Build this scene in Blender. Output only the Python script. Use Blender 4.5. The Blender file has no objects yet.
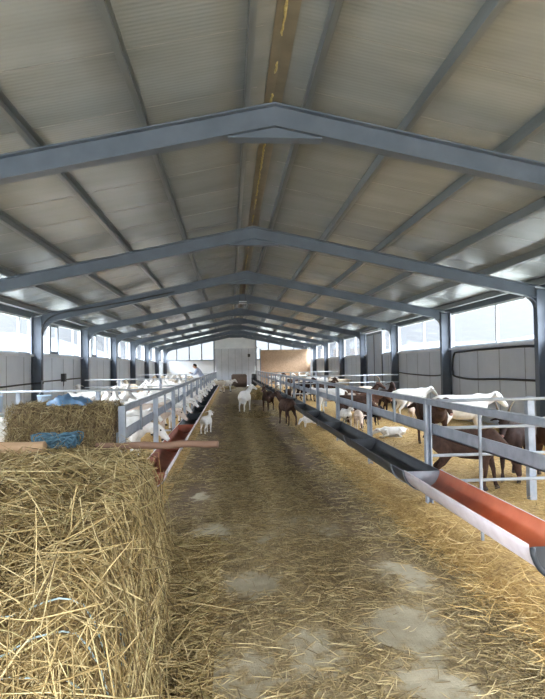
import bpy, bmesh, math, random
import numpy as np
from mathutils import Vector, Matrix
random.seed(11)
rng = np.random.default_rng(11)
SC = bpy.context.scene
COL = SC.collection
PI = math.pi
ORD = ['first', 'second', 'third', 'fourth', 'fifth', 'sixth', 'seventh', 'eighth', 'ninth', 'tenth', 'eleventh', 'twelfth',
       'thirteenth', 'fourteenth', 'fifteenth', 'sixteenth', 'seventeenth', 'eighteenth']

# ------------------------------------------------------------------ barn dimensions (metres)
XR, ZR, SL = 0.48, 4.21, 0.2106          # ridge x, top of the rafters at the ridge, roof slope
XL, XRT = -5.27, 6.20                    # inner faces of the long walls
D1, BAY = 5.62, 5.0                      # first steel frame in view, bay length
YF, YE = -4.0, 45.75                     # open front, end wall
SILL, HEAD = 1.97, 2.93                  # window band
LIT = 0.15                               # deep litter in the pens
LFX, RFX = -1.06, 2.05                   # alley fences
def zroof(x): return ZR - SL * abs(x - XR)
FR = [D1 + BAY * (n - 1) for n in range(0, 10)]     # frames n = 0..9


# ------------------------------------------------------------------ helpers
def tag(o, label=None, cat=None, group=None, kind=None):
    if label: o['label'] = label
    if cat: o['category'] = cat
    if group: o['group'] = group
    if kind: o['kind'] = kind
    return o


def empty(name, loc=(0, 0, 0), rz=0.0):
    o = bpy.data.objects.new(name, None)
    o.empty_display_size = 0.1
    COL.objects.link(o)
    o.location = loc
    o.rotation_euler = (0, 0, rz)
    return o


class MB:
    """collects boxes, prisms and tubes; build() links them as one mesh object"""
    def __init__(s):
        s.v, s.f, s.m = [], [], []

    def add(s, vs, fs, mi=0):
        b = len(s.v)
        s.v += [tuple(p) for p in vs]
        s.f += [tuple(b + i for i in f) for f in fs]
        s.m += [mi] * len(fs)
        return s

    def box(s, x0, x1, y0, y1, z0, z1, mi=0):
        vs = [(x, y, z) for z in (z0, z1) for y in (y0, y1) for x in (x0, x1)]
        return s.add(vs, [(0, 2, 3, 1), (4, 5, 7, 6), (0, 1, 5, 4), (2, 6, 7, 3), (0, 4, 6, 2), (1, 3, 7, 5)], mi)

    def prism(s, poly, y0, y1, mi=0, axis='y'):
        n = len(poly)
        if axis == 'y':
            vs = [(a, y0, b) for a, b in poly] + [(a, y1, b) for a, b in poly]
        elif axis == 'x':
            vs = [(y0, a, b) for a, b in poly] + [(y1, a, b) for a, b in poly]
        else:
            vs = [(a, b, y0) for a, b in poly] + [(a, b, y1) for a, b in poly]
        fs = [tuple(range(n)), tuple(range(2 * n - 1, n - 1, -1))]
        fs += [(i, i + n, (i + 1) % n + n, (i + 1) % n) for i in range(n)]
        return s.add(vs, fs, mi)

    def tube(s, pts, r, n=8, mi=0, cap=True):
        pts = [Vector(p) for p in pts]
        rs = r if isinstance(r, (list, tuple)) else [r] * len(pts)
        vs, fs = [], []
        up = None
        for i, p in enumerate(pts):
            t = (pts[min(i + 1, len(pts) - 1)] - pts[max(i - 1, 0)])
            if t.length < 1e-9: t = Vector((0, 0, 1))
            t.normalize()
            if up is None:
                up = Vector((0, 0, 1)) if abs(t.z) < .9 else Vector((1, 0, 0))
            a = t.cross(up)
            if a.length < 1e-6: a = t.cross(Vector((0, 1, 0)))
            a.normalize()
            b = a.cross(t).normalized()
            up = b
            for k in range(n):
                q = 2 * PI * k / n
                vs.append(p + (a * math.cos(q) + b * math.sin(q)) * rs[i])
        for i in range(len(pts) - 1):
            for k in range(n):
                fs.append((i * n + k, i * n + (k + 1) % n, (i + 1) * n + (k + 1) % n, (i + 1) * n + k))
        if cap:
            fs.append(tuple(range(n - 1, -1, -1)))
            fs.append(tuple((len(pts) - 1) * n + k for k in range(n)))
        return s.add(vs, fs, mi)

    def loft(s, secs, n=14, mi=0):
        """secs: (centre, half width across, half height) along a path; the across axis is given per section or kept level"""
        vs, fs = [], []
        C = [Vector(q[0]) for q in secs]
        for i, q in enumerate(secs):
            t = (C[min(i + 1, len(C) - 1)] - C[max(i - 1, 0)]).normalized()
            a = Vector(q[3]) if len(q) > 3 else Vector((0, 1, 0))
            a = (a - t * a.dot(t))
            if a.length < 1e-5: a = t.cross(Vector((1, 0, 0)))
            a.normalize()
            b = t.cross(a).normalized()
            for k in range(n):
                w = 2 * PI * k / n
                vs.append(C[i] + a * math.cos(w) * q[1] + b * math.sin(w) * q[2])
        for i in range(len(C) - 1):
            for k in range(n):
                fs.append((i * n + k, i * n + (k + 1) % n, (i + 1) * n + (k + 1) % n, (i + 1) * n + k))
        fs.append(tuple(range(n - 1, -1, -1)))
        fs.append(tuple((len(C) - 1) * n + k for k in range(n)))
        return s.add(vs, fs, mi)

    def mesh(s, name, mats, smooth=False):
        me = bpy.data.meshes.new(name)
        me.from_pydata(s.v, [], s.f)
        for m in (mats if isinstance(mats, (list, tuple)) else [mats]): me.materials.append(m)
        me.polygons.foreach_set('material_index', s.m)
        bm = bmesh.new(); bm.from_mesh(me)
        bmesh.ops.recalc_face_normals(bm, faces=bm.faces)
        bm.to_mesh(me); bm.free()
        if smooth: me.polygons.foreach_set('use_smooth', [True] * len(me.polygons))
        return me

    def build(s, name, mats, parent=None, smooth=False, bevel=0, loc=None):
        o = bpy.data.objects.new(name, s.mesh(name, mats, smooth))
        COL.objects.link(o)
        if parent: o.parent = parent
        if loc: o.location = loc
        if bevel:
            b = o.modifiers.new('bevel', 'BEVEL'); b.width = bevel; b.segments = 2; b.limit_method = 'ANGLE'
        return o


def link(name, me, parent=None, loc=(0, 0, 0), rz=0):
    o = bpy.data.objects.new(name, me); COL.objects.link(o)
    o.location = loc; o.rotation_euler = (0, 0, rz)
    if parent: o.parent = parent
    return o


def np_mesh(name, V, F, mats, attrs=None, smooth=False):
    """V (n,3), F (m,k) all the same k"""
    me = bpy.data.meshes.new(name)
    me.vertices.add(len(V)); me.vertices.foreach_set('co', np.asarray(V, dtype=np.float32).ravel())
    k = F.shape[1]
    me.loops.add(F.size); me.loops.foreach_set('vertex_index', F.astype(np.int32).ravel())
    me.polygons.add(len(F))
    me.polygons.foreach_set('loop_start', np.arange(0, F.size, k, dtype=np.int32))
    me.polygons.foreach_set('loop_total', np.full(len(F), k, dtype=np.int32))
    if smooth: me.polygons.foreach_set('use_smooth', np.ones(len(F), dtype=bool))
    for kk, arr in (attrs or {}).items():
        a = me.attributes.new(kk, 'FLOAT', 'POINT'); a.data.foreach_set('value', np.asarray(arr, dtype=np.float32))
    for m in (mats if isinstance(mats, (list, tuple)) else [mats]): me.materials.append(m)
    me.update(); me.validate()
    return me


def strands_mesh(name, P, T, L, W, mat, bend=.25, tone=None):
    """straw stalks: bent three-sided tubes, P middle points, T directions"""
    N = len(P)
    T = T / np.linalg.norm(T, axis=1, keepdims=True)
    R = rng.normal(size=(N, 3)); A = np.cross(T, R); A /= np.linalg.norm(A, axis=1, keepdims=True) + 1e-9
    B = np.cross(T, A)
    bd = rng.normal(0, bend, N)
    ts = np.array([-.5, -.17, .17, .5])
    V = np.zeros((N, 4, 3, 3), dtype=np.float32)
    for i, t in enumerate(ts):
        c = P + T * (L * t)[:, None] + A * (L * bd * (t * t - .12))[:, None]
        wf = .55 if i in (0, 3) else 1.0
        for k in range(3):
            q = 2 * PI * k / 3
            V[:, i, k] = c + (A * math.cos(q) + B * math.sin(q)) * (W * wf * .5)[:, None]
    base = (np.arange(N) * 12)[:, None, None]
    f = []
    for i in range(3):
        for k in range(3):
            f.append([i * 3 + k, i * 3 + (k + 1) % 3, (i + 1) * 3 + (k + 1) % 3, (i + 1) * 3 + k])
    F = (base + np.array(f)[None]).reshape(-1, 4)
    tn = rng.random(N) if tone is None else tone
    return np_mesh(name, V.reshape(-1, 3), F, mat, {'tone': np.repeat(tn, 12)})


def vnoise(x, y, seed=0):
    """smooth value noise on arrays"""
    r = np.random.default_rng(seed); tab = r.random((64, 64))
    xi = np.floor(x).astype(int); yi = np.floor(y).astype(int)
    fx = x - xi; fy = y - yi
    fx = fx * fx * (3 - 2 * fx); fy = fy * fy * (3 - 2 * fy)
    g = lambda a, b: tab[a % 64, b % 64]
    return (g(xi, yi) * (1 - fx) + g(xi + 1, yi) * fx) * (1 - fy) + (g(xi, yi + 1) * (1 - fx) + g(xi + 1, yi + 1) * fx) * fy


def fbm(x, y, seed=0, o=4):
    s = 0; a = .5
    for i in range(o):
        s = s + a * vnoise(x * 2 ** i, y * 2 ** i, seed + i); a *= .5
    return s / (1 - .5 ** o)


# ------------------------------------------------------------------ materials
def mat(name):
    m = bpy.data.materials.new(name); m.use_nodes = True
    nt = m.node_tree
    for n in list(nt.nodes): nt.nodes.remove(n)
    out = nt.nodes.new('ShaderNodeOutputMaterial')
    b = nt.nodes.new('ShaderNodeBsdfPrincipled')
    nt.links.new(b.outputs[0], out.inputs[0])
    return m, nt, b


def N(nt, t, **k):
    n = nt.nodes.new(t)
    for a, v in k.items(): setattr(n, a, v)
    return n


def ramp(nt, src, stops):
    r = N(nt, 'ShaderNodeValToRGB')
    e = r.color_ramp.elements
    while len(e) < len(stops): e.new(.5)
    for i, (p, c) in enumerate(stops):
        e[i].position = p; e[i].color = (*c, 1)
    nt.links.new(src, r.inputs[0])
    return r.outputs[0]


def coords(nt, scale=(1, 1, 1), which='Object'):
    tc = N(nt, 'ShaderNodeTexCoord'); mp = N(nt, 'ShaderNodeMapping')
    mp.inputs['Scale'].default_value = scale
    nt.links.new(tc.outputs[which], mp.inputs[0])
    return mp.outputs[0]


def noise(nt, vec, scale, detail=4, rough=.55, out='Fac'):
    n = N(nt, 'ShaderNodeTexNoise')
    n.inputs['Scale'].default_value = scale; n.inputs['Detail'].default_value = detail
    n.inputs['Roughness'].default_value = rough
    nt.links.new(vec, n.inputs['Vector'])
    return n.outputs[out]


def bump(nt, b, h, strength, dist=.01):
    n = N(nt, 'ShaderNodeBump')
    n.inputs['Strength'].default_value = strength; n.inputs['Distance'].default_value = dist
    nt.links.new(h, n.inputs['Height']); nt.links.new(n.outputs[0], b.inputs['Normal'])


def simple(name, c0, c1, scale=6, rough=.5, metal=0., bmp=0., detail=5, stretch=(1, 1, 1), spec=.5):
    m, nt, b = mat(name)
    v = coords(nt, stretch)
    f = noise(nt, v, scale, detail)
    nt.links.new(ramp(nt, f, [(.3, c0), (.7, c1)]), b.inputs['Base Color'])
    b.inputs['Roughness'].default_value = rough; b.inputs['Metallic'].default_value = metal
    b.inputs['Specular IOR Level'].default_value = spec
    if bmp:
        f2 = noise(nt, v, scale * 6, 3)
        bump(nt, b, f2, bmp)
    return m


def rgb(r, g, b):
    """sRGB 0-255 to linear"""
    f = lambda c: (c / 255 / 12.92) if c <= 10 else ((c / 255 + .055) / 1.055) ** 2.4
    return (f(r), f(g), f(b))


M = {}
M['frame'] = simple('painted_frame_steel', rgb(78, 87, 99), rgb(93, 101, 114), 3, .45, 0, 0)
M['purlin'] = simple('galvanised_purlin', rgb(104, 108, 110), rgb(126, 130, 132), 4, .4, .35, 0, stretch=(1, .1, 1))
M['galv'] = simple('galvanised_fence', rgb(146, 155, 168), rgb(174, 181, 193), 9, .42, .3, .04)
M['rail'] = simple('pale_galvanised_rail', rgb(176, 184, 194), rgb(200, 206, 214), 9, .4, .2, .03)
M['galv_dull'] = simple('weathered_galvanised', rgb(128, 135, 144), rgb(156, 162, 170), 9, .5, .3, .04)
M['white_frame'] = simple('window_frame', rgb(196, 200, 205), rgb(214, 218, 222), 4, .4)
M['dark_sash'] = simple('grey_sash', rgb(110, 116, 124), rgb(128, 134, 140), 4, .45)
M['black_plastic'] = simple('black_plastic', rgb(40, 43, 48), rgb(62, 66, 72), 5, .42, 0, .05)
M['pvc_out'] = simple('pink_white_plastic', rgb(205, 192, 196), rgb(226, 216, 220), 7, .45)
M['pvc_in'] = simple('terracotta_plastic', rgb(186, 98, 64), rgb(206, 118, 82), 5, .5)
M['rust_in'] = simple('dirty_terracotta_plastic', rgb(140, 78, 60), rgb(168, 98, 76), 5, .55)
M['cable'] = simple('black_cable', rgb(38, 40, 44), rgb(52, 54, 58), 8, .5)
M['wood'] = simple('pale_wood', rgb(156, 124, 92), rgb(182, 150, 116), 9, .7, 0, .2, stretch=(.15, 1, 1))
M['wood_red'] = simple('reddish_wood', rgb(112, 84, 68), rgb(140, 110, 92), 9, .7, 0, .2, stretch=(.15, 1, 1))
M['twine'] = simple('blue_twine', rgb(58, 92, 112), rgb(92, 130, 150), 30, .6)
M['tarp'] = simple('blue_sheet', rgb(78, 112, 150), rgb(120, 156, 190), 6, .5, 0, .2)
M['pale_blue'] = simple('pale_blue_plastic', rgb(160, 190, 226), rgb(184, 208, 236), 5, .45)
M['pale_twine'] = simple('pale_blue_twine', rgb(150, 172, 178), rgb(176, 196, 200), 30, .6)
M['foam'] = simple('yellow_foam', rgb(186, 170, 112), rgb(212, 198, 146), 30, .8, 0, .4)
M['concrete'] = simple('outdoor_yard', rgb(140, 140, 136), rgb(170, 170, 164), .5, .9)
M['meadow'] = simple('pale_gravel_yard', rgb(92, 96, 92), rgb(112, 115, 110), .3, .95)
M['hill'] = simple('forest_hill', (.012, .02, .036), (.026, .038, .06), .02, .95, detail=8)
M['tan_panel'] = simple('tan_board', rgb(188, 156, 128), rgb(214, 184, 154), 14, .7, 0, .1, detail=8)
M['brown_bale'] = simple('brown_bale', rgb(92, 78, 72), rgb(124, 106, 96), 24, .9, 0, .5)
M['dark_bin'] = simple('dark_barrel', rgb(44, 46, 50), rgb(60, 62, 66), 6, .5)
M['light_door'] = simple('grey_door', rgb(186, 194, 206), rgb(204, 210, 220), 2, .5, 0, .03)
M['white_sheet'] = simple('white_sheet', rgb(212, 216, 222), rgb(226, 230, 234), 2, .5)
M['lamp_body'] = simple('lamp_housing', rgb(60, 62, 66), rgb(80, 82, 86), 6, .5)
M['lamp_lens'] = simple('lamp_lens', rgb(205, 208, 210), rgb(225, 228, 230), 6, .3)
M['jacket'] = simple('pale_blue_jacket', rgb(168, 180, 208), rgb(190, 202, 224), 12, .8)
M['trousers'] = simple('grey_trousers', rgb(96, 108, 138), rgb(122, 134, 160), 12, .8)
M['skin'] = simple('skin', rgb(196, 150, 124), rgb(208, 164, 138), 12, .6)
M['hair'] = simple('dark_hair', rgb(38, 32, 30), rgb(54, 46, 42), 30, .7)
M['hoof'] = simple('hoof_horn', rgb(58, 50, 44), rgb(84, 74, 64), 20, .6)
M['horn'] = simple('horn', rgb(98, 86, 72), rgb(140, 124, 104), 30, .5, 0, .3)
M['eye'] = simple('eye', (.01, .008, .006), (.02, .015, .01), 5, .15)
M['nose'] = simple('muzzle_skin', rgb(168, 128, 120), rgb(190, 150, 140), 20, .6)


def coat(name, c0, c1, patch=None, amount=.5):
    m, nt, b = mat(name)
    v = coords(nt, (1, 1, 1))
    f = noise(nt, v, 14, 6, .6)
    c = ramp(nt, f, [(.3, c0), (.7, c1)])
    if patch:
        p = noise(nt, v, 2.6, 2, .5)
        mx = N(nt, 'ShaderNodeMix', data_type='RGBA')
        st = ramp(nt, p, [(amount - .03, (0, 0, 0)), (amount + .03, (1, 1, 1))])
        nt.links.new(st, mx.inputs[0]); nt.links.new(c, mx.inputs[6]); mx.inputs[7].default_value = (*patch, 1)
        c = mx.outputs[2]
    nt.links.new(c, b.inputs['Base Color'])
    b.inputs['Roughness'].default_value = .85
    b.inputs['Specular IOR Level'].default_value = .2
    f2 = noise(nt, coords(nt, (12, 40, 40)), 3, 3)
    bump(nt, b, f2, .35, .008)
    return m


COAT = dict(
    white=coat('white_coat', rgb(222, 219, 216), rgb(240, 239, 237)),
    cream=coat('cream_coat', rgb(196, 180, 158), rgb(220, 206, 186)),
    pink=coat('pinkish_cream_coat', rgb(200, 180, 166), rgb(222, 206, 194)),
    brown=coat('brown_coat', rgb(56, 42, 38), rgb(88, 66, 56)),
    dark=coat('dark_brown_coat', rgb(44, 34, 34), rgb(66, 50, 46)),
    black=coat('black_coat', rgb(24, 24, 28), rgb(40, 40, 44)),
    pied=coat('white_coat_dark_patches', rgb(212, 204, 196), rgb(232, 228, 222), rgb(60, 48, 46), .55),
    bpied=coat('brown_coat_white_patches', rgb(84, 58, 48), rgb(110, 80, 66), rgb(222, 210, 200), .56),
)

# straw stalks: each stalk has its own tone
def straw_mat(name, stops, rough=.6):
    m, nt, b = mat(name)
    a = N(nt, 'ShaderNodeAttribute', attribute_name='tone')
    nt.links.new(ramp(nt, a.outputs['Fac'], stops), b.inputs['Base Color'])
    b.inputs['Roughness'].default_value = rough
    b.inputs['Specular IOR Level'].default_value = .35
    return m


M['straw'] = straw_mat('straw_stalks', [(0, rgb(92, 76, 50)), (.25, rgb(136, 116, 76)), (.6, rgb(176, 154, 106)), (.9, rgb(206, 188, 142)), (1, rgb(160, 150, 100))])
M['straw_floor'] = straw_mat('trodden_straw_stalks', [(0, rgb(88, 74, 52)), (.35, rgb(132, 114, 78)), (.75, rgb(174, 154, 110)), (1, rgb(204, 188, 146))])
M['straw_gold'] = straw_mat('fresh_straw_stalks', [(0, rgb(150, 120, 70)), (.4, rgb(196, 164, 102)), (1, rgb(228, 204, 148))])


def straw_bed(name, dark, mid, light, sc=1.0):
    m, nt, b = mat(name)
    v = coords(nt, (1, 1, 1))
    f1 = noise(nt, coords(nt, (60 * sc, 14 * sc, 30)), 1, 4, .6)
    f2 = noise(nt, coords(nt, (14 * sc, 60 * sc, 30)), 1, 4, .6)
    mx = N(nt, 'ShaderNodeMath', operation='MAXIMUM')
    nt.links.new(f1, mx.inputs[0]); nt.links.new(f2, mx.inputs[1])
    c = ramp(nt, mx.outputs[0], [(.42, dark), (.56, mid), (.72, light)])
    nt.links.new(c, b.inputs['Base Color'])
    b.inputs['Roughness'].default_value = .85
    bump(nt, b, mx.outputs[0], .8, .03)
    return m


M['bale_core'] = straw_bed('packed_straw', rgb(92, 74, 46), rgb(150, 126, 80), rgb(196, 172, 120))
M['bale_brown'] = straw_bed('packed_hay', rgb(78, 62, 46), rgb(122, 100, 74), rgb(164, 138, 104))
M['ridge'] = simple('ridge_plate', rgb(112, 106, 94), rgb(130, 124, 110), 4, .5)
M['bedding'] = straw_bed('pen_bedding', rgb(138, 108, 66), rgb(188, 156, 98), rgb(218, 190, 132))


def floor_mat():
    m, nt, b = mat('trodden_alley_floor')
    v = coords(nt)
    f1 = noise(nt, coords(nt, (70, 16, 1)), 1, 5, .62)
    f2 = noise(nt, coords(nt, (16, 70, 1)), 1, 5, .62)
    mx = N(nt, 'ShaderNodeMath', operation='MAXIMUM')
    nt.links.new(f1, mx.inputs[0]); nt.links.new(f2, mx.inputs[1])
    straw = ramp(nt, mx.outputs[0], [(.42, rgb(112, 97, 74)), (.56, rgb(162, 145, 110)), (.72, rgb(204, 188, 148))])
    big = noise(nt, v, 1.1, 5, .6)
    # dirt tracks and bare concrete patches come from the floor's own wear
    ad = N(nt, 'ShaderNodeAttribute', attribute_name='dirt')
    ab = N(nt, 'ShaderNodeAttribute', attribute_name='bare')
    dirt = ramp(nt, noise(nt, v, 9, 6, .65), [(.3, rgb(78, 62, 46)), (.7, rgb(114, 94, 70))])
    bare = ramp(nt, noise(nt, v, 5, 6, .6), [(.3, rgb(152, 143, 120)), (.7, rgb(184, 175, 153))])
    def brk(a, lo, hi):
        s = N(nt, 'ShaderNodeMath', operation='ADD')
        n = N(nt, 'ShaderNodeMath', operation='MULTIPLY_ADD')
        nt.links.new(noise(nt, v, 9, 8, .75), n.inputs[0]); n.inputs[1].default_value = 1.8; n.inputs[2].default_value = -.9
        nt.links.new(a, s.inputs[0]); nt.links.new(n.outputs[0], s.inputs[1])
        return ramp(nt, s.outputs[0], [(lo, (0, 0, 0)), (hi, (1, 1, 1))])
    m1 = N(nt, 'ShaderNodeMix', data_type='RGBA'); nt.links.new(brk(ad.outputs['Fac'], .18, .62), m1.inputs[0])
    nt.links.new(straw, m1.inputs[6]); nt.links.new(dirt, m1.inputs[7])
    m2 = N(nt, 'ShaderNodeMix', data_type='RGBA'); nt.links.new(brk(ab.outputs['Fac'], .38, .62), m2.inputs[0])
    nt.links.new(m1.outputs[2], m2.inputs[6]); nt.links.new(bare, m2.inputs[7])
    nt.links.new(m2.outputs[2], b.inputs['Base Color'])
    b.inputs['Roughness'].default_value = .85
    bump(nt, b, mx.outputs[0], .6, .02)
    return m


M['floor'] = floor_mat()


def roof_mat():
    m, nt, b = mat('roof_panel_underside')
    v = coords(nt)
    f = noise(nt, coords(nt, (.6, 2.5, 1)), 1, 5)
    nt.links.new(ramp(nt, f, [(.3, rgb(148, 152, 153)), (.7, rgb(166, 170, 171))]), b.inputs['Base Color'])
    w = N(nt, 'ShaderNodeTexWave', wave_type='BANDS', bands_direction='Y')     # fine ribs running down the slope
    w.inputs['Scale'].default_value = 6.5; w.inputs['Distortion'].default_value = .6
    nt.links.new(v, w.inputs['Vector'])
    f2 = noise(nt, coords(nt, (.8, 6, 1)), 2, 3)
    ad = N(nt, 'ShaderNodeMath', operation='ADD'); nt.links.new(w.outputs['Fac'], ad.inputs[0]); nt.links.new(f2, ad.inputs[1])
    bump(nt, b, ad.outputs[0], .28, .004)
    b.inputs['Roughness'].default_value = .24
    b.inputs['Metallic'].default_value = .25
    b.inputs['Specular IOR Level'].default_value = .6
    return m


M['roof'] = roof_mat()
M['roof_seam'] = simple('panel_seam', rgb(128, 129, 127), rgb(146, 147, 145), 4, .45, .2)


def wall_mat(name, c0, c1):
    m, nt, b = mat(name)
    v = coords(nt)
    f = noise(nt, v, 1.2, 6, .6)
    c = ramp(nt, f, [(.3, c0), (.7, c1)])
    nt.links.new(c, b.inputs['Base Color'])
    w = N(nt, 'ShaderNodeTexWave', wave_type='BANDS', bands_direction='Y', wave_profile='SAW')
    w.inputs['Scale'].default_value = 1.6
    nt.links.new(v, w.inputs['Vector'])
    bump(nt, b, w.outputs['Fac'], .25, .008)
    b.inputs['Roughness'].default_value = .5
    return m


M['wall_l'] = wall_mat('left_wall_panel', rgb(204, 211, 222), rgb(220, 226, 234))
M['wall_r'] = wall_mat('right_wall_panel', rgb(186, 194, 206), rgb(204, 210, 220))
M['wall_end'] = wall_mat('end_wall_panel', rgb(216, 222, 232), rgb(230, 235, 242))


def glass_mat():
    m = bpy.data.materials.new('window_glass'); m.use_nodes = True
    nt = m.node_tree
    for n in list(nt.nodes): nt.nodes.remove(n)
    out = N(nt, 'ShaderNodeOutputMaterial'); mix = N(nt, 'ShaderNodeMixShader')
    t = N(nt, 'ShaderNodeBsdfTransparent'); g = N(nt, 'ShaderNodeBsdfGlossy'); fr = N(nt, 'ShaderNodeFresnel')
    geo = N(nt, 'ShaderNodeNewGeometry'); ior = N(nt, 'ShaderNodeMath', operation='MULTIPLY_ADD')   # same reflectance from both faces of the pane
    ior.inputs[1].default_value = 1 / 1.35 - 1.35; ior.inputs[2].default_value = 1.35
    nt.links.new(geo.outputs['Backfacing'], ior.inputs[0]); nt.links.new(ior.outputs[0], fr.inputs[0])
    t.inputs[0].default_value = (.95, .97, .98, 1); g.inputs['Roughness'].default_value = .05
    nt.links.new(fr.outputs[0], mix.inputs[0]); nt.links.new(t.outputs[0], mix.inputs[1]); nt.links.new(g.outputs[0], mix.inputs[2])
    nt.links.new(mix.outputs[0], out.inputs[0])
    return m


M['glass'] = glass_mat()


# ------------------------------------------------------------------ world and camera
W = bpy.data.worlds.new('overcast_sky'); SC.world = W; W.use_nodes = True
nt = W.node_tree
for n in list(nt.nodes): nt.nodes.remove(n)
wo = N(nt, 'ShaderNodeOutputWorld'); bg = N(nt, 'ShaderNodeBackground')
tc = N(nt, 'ShaderNodeTexCoord'); sp = N(nt, 'ShaderNodeSeparateXYZ')
nt.links.new(tc.outputs['Generated'], sp.inputs[0])
nt.links.new(ramp(nt, sp.outputs[2], [(0, (.84, .90, 1.0)), (.25, (.90, .94, 1.0)), (1, (.97, .985, 1.0))]), bg.inputs[0])
lum = ramp(nt, sp.outputs[2], [(0, (.035,) * 3), (.10, (.042,) * 3), (.24, (.42,) * 3), (.5, (.9,) * 3), (1, (1,) * 3)])
glow = N(nt, 'ShaderNodeMath', operation='MULTIPLY_ADD'); glow.inputs[1].default_value = -.6; glow.inputs[2].default_value = 1.0
nt.links.new(sp.outputs[1], glow.inputs[0])
gmx = N(nt, 'ShaderNodeMath', operation='MAXIMUM'); nt.links.new(glow.outputs[0], gmx.inputs[0]); gmx.inputs[1].default_value = 1.0
st = N(nt, 'ShaderNodeMath', operation='MULTIPLY'); nt.links.new(lum, st.inputs[0]); nt.links.new(gmx.outputs[0], st.inputs[1])
st2 = N(nt, 'ShaderNodeMath', operation='MULTIPLY'); nt.links.new(st.outputs[0], st2.inputs[0]); st2.inputs[1].default_value = 3.6
nt.links.new(st2.outputs[0], bg.inputs[1])
nt.links.new(bg.outputs[0], wo.inputs[0])

F_PX, PITCH, YAW, ROLL = 568.9, .0278, .0748, -.0167
cam = bpy.data.cameras.new('camera'); co = bpy.data.objects.new('camera', cam); COL.objects.link(co)
cam.sensor_fit = 'VERTICAL'; cam.sensor_height = 24; cam.lens = F_PX / 699 * 24
cam.clip_start = .05; cam.clip_end = 3000
fw0 = Vector((math.sin(YAW), math.cos(YAW), 0)); rt = Vector((math.cos(YAW), -math.sin(YAW), 0)); Z = Vector((0, 0, 1))
fw = fw0 * math.cos(PITCH) + Z * math.sin(PITCH); up = -fw0 * math.sin(PITCH) + Z * math.cos(PITCH)
r2 = rt * math.cos(ROLL) + up * math.sin(ROLL); u2 = -rt * math.sin(ROLL) + up * math.cos(ROLL)
mw = Matrix((r2, u2, -fw)).transposed().to_4x4(); mw.translation = (0, 0, 1.6)
co.matrix_world = mw
SC.camera = co
SC.view_settings.view_transform = 'Standard'; SC.view_settings.look = 'None'
SC.view_settings.gamma = 1; SC.view_settings.use_curve_mapping = False
SC.view_settings.exposure = 3.3
SC.cycles.max_bounces = 10; SC.cycles.diffuse_bounces = 6; SC.cycles.transparent_max_bounces = 16
SC.cycles.sample_clamp_indirect = 6

# ------------------------------------------------------------------ the shell
def struct(o): return tag(o, kind='structure')

# alley floor: a grid with its own wear (dirt tracks, bare patches)
gx = np.arange(-1.45, 2.35, .06); gy = np.concatenate([np.arange(YF, 14, .06), np.arange(14, YE + .2, .2)])
X, Y = np.meshgrid(gx, gy)
BARE = [(.17, 4.35, .30), (.05, 3.0, .22), (.50, 3.1, .30), (-.17, 3.0, .15), (1.02, 3.45, .30), (.4, 5.2, .25), (-.2, 5.6, .2), (1.3, 4.3, .25), (.8, 5.6, .3), (.9, 2.75, .3), (-.35, 7.2, .2)]
def bare_f(x, y):
    b = np.zeros_like(x)
    for cx, cy, r in BARE: b = np.maximum(b, np.exp(-(((x - cx) / r) ** 2 + ((y - cy) / (r * 1.5)) ** 2)))
    return b * np.clip(-.35 + 2.3 * fbm(x * 4.1 + 9, y * 2.6 + 4, 31), 0, 1.0)
def dirt_f(x, y):
    t = .9 * np.exp(-((x + .52 - .03 * y * .2) / .33) ** 2) + .95 * np.exp(-((x - 1.28) / .36) ** 2)
    t = t * np.clip(.3 + 1.2 * fbm(x * 1.2 + 5, y * .5, 41), 0, 1.1)
    return t * np.clip((y - 3.2) / 4.0, .12, 1)
hz = .03 * fbm(X * 2.2, Y * 1.4, 3) + .02 * fbm(X * 8, Y * 8, 7) - .03
hz = hz - .015 * dirt_f(X, Y) - .01 * bare_f(X, Y)
ny, nx = X.shape
idx = np.arange(ny * nx).reshape(ny, nx)
FQ = np.stack([idx[:-1, :-1], idx[:-1, 1:], idx[1:, 1:], idx[1:, :-1]], -1).reshape(-1, 4)
me = np_mesh('floor', np.stack([X, Y, hz], -1).reshape(-1, 3), FQ, M['floor'], {'dirt': dirt_f(X, Y).ravel(), 'bare': bare_f(X, Y).ravel()}, True)
floor = struct(link('floor', me))
# the concrete slab under it all
m_ = MB().box(XL - .1, XRT + .1, YF, YE + .2, -.25, -.05); struct(m_.build('floor_slab', M['concrete']))
# the yard and hills outside
m_ = MB(); m_.add([(-2500, -1500, -.3), (2500, -1500, -.3), (2500, 3000, -.3), (-2500, 3000, -.3)], [(0, 1, 2, 3)])
yard = struct(m_.build('ground', M['meadow']))
def hills(name, x0, sgn, hscale, seed):
    ys = np.linspace(-600, 2600, 120); ts = np.linspace(0, 1, 14)
    V = []
    for t in ts:
        for y in ys:
            h = hscale * (.45 + .9 * float(fbm(np.array(y / 260.), np.array(3.), seed))) * math.sin(t * PI / 2) ** 1.3
            h *= .85 + .3 * float(fbm(np.array(y / 60.), np.array(t * 5), seed + 5))
            V.append((x0 + sgn * t * 420, y, h - 1))
    n = len(ys); i = np.arange(len(V)).reshape(len(ts), n)
    Fq = np.stack([i[:-1, :-1], i[:-1, 1:], i[1:, 1:], i[1:, :-1]], -1).reshape(-1, 4)
    struct(link(name, np_mesh(name, np.array(V), Fq, M['hill'], None, True)))
hills('hill_left', -330, -1, 110, 3)
hills('hill_right', 380, 1, 84, 17)

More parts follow.
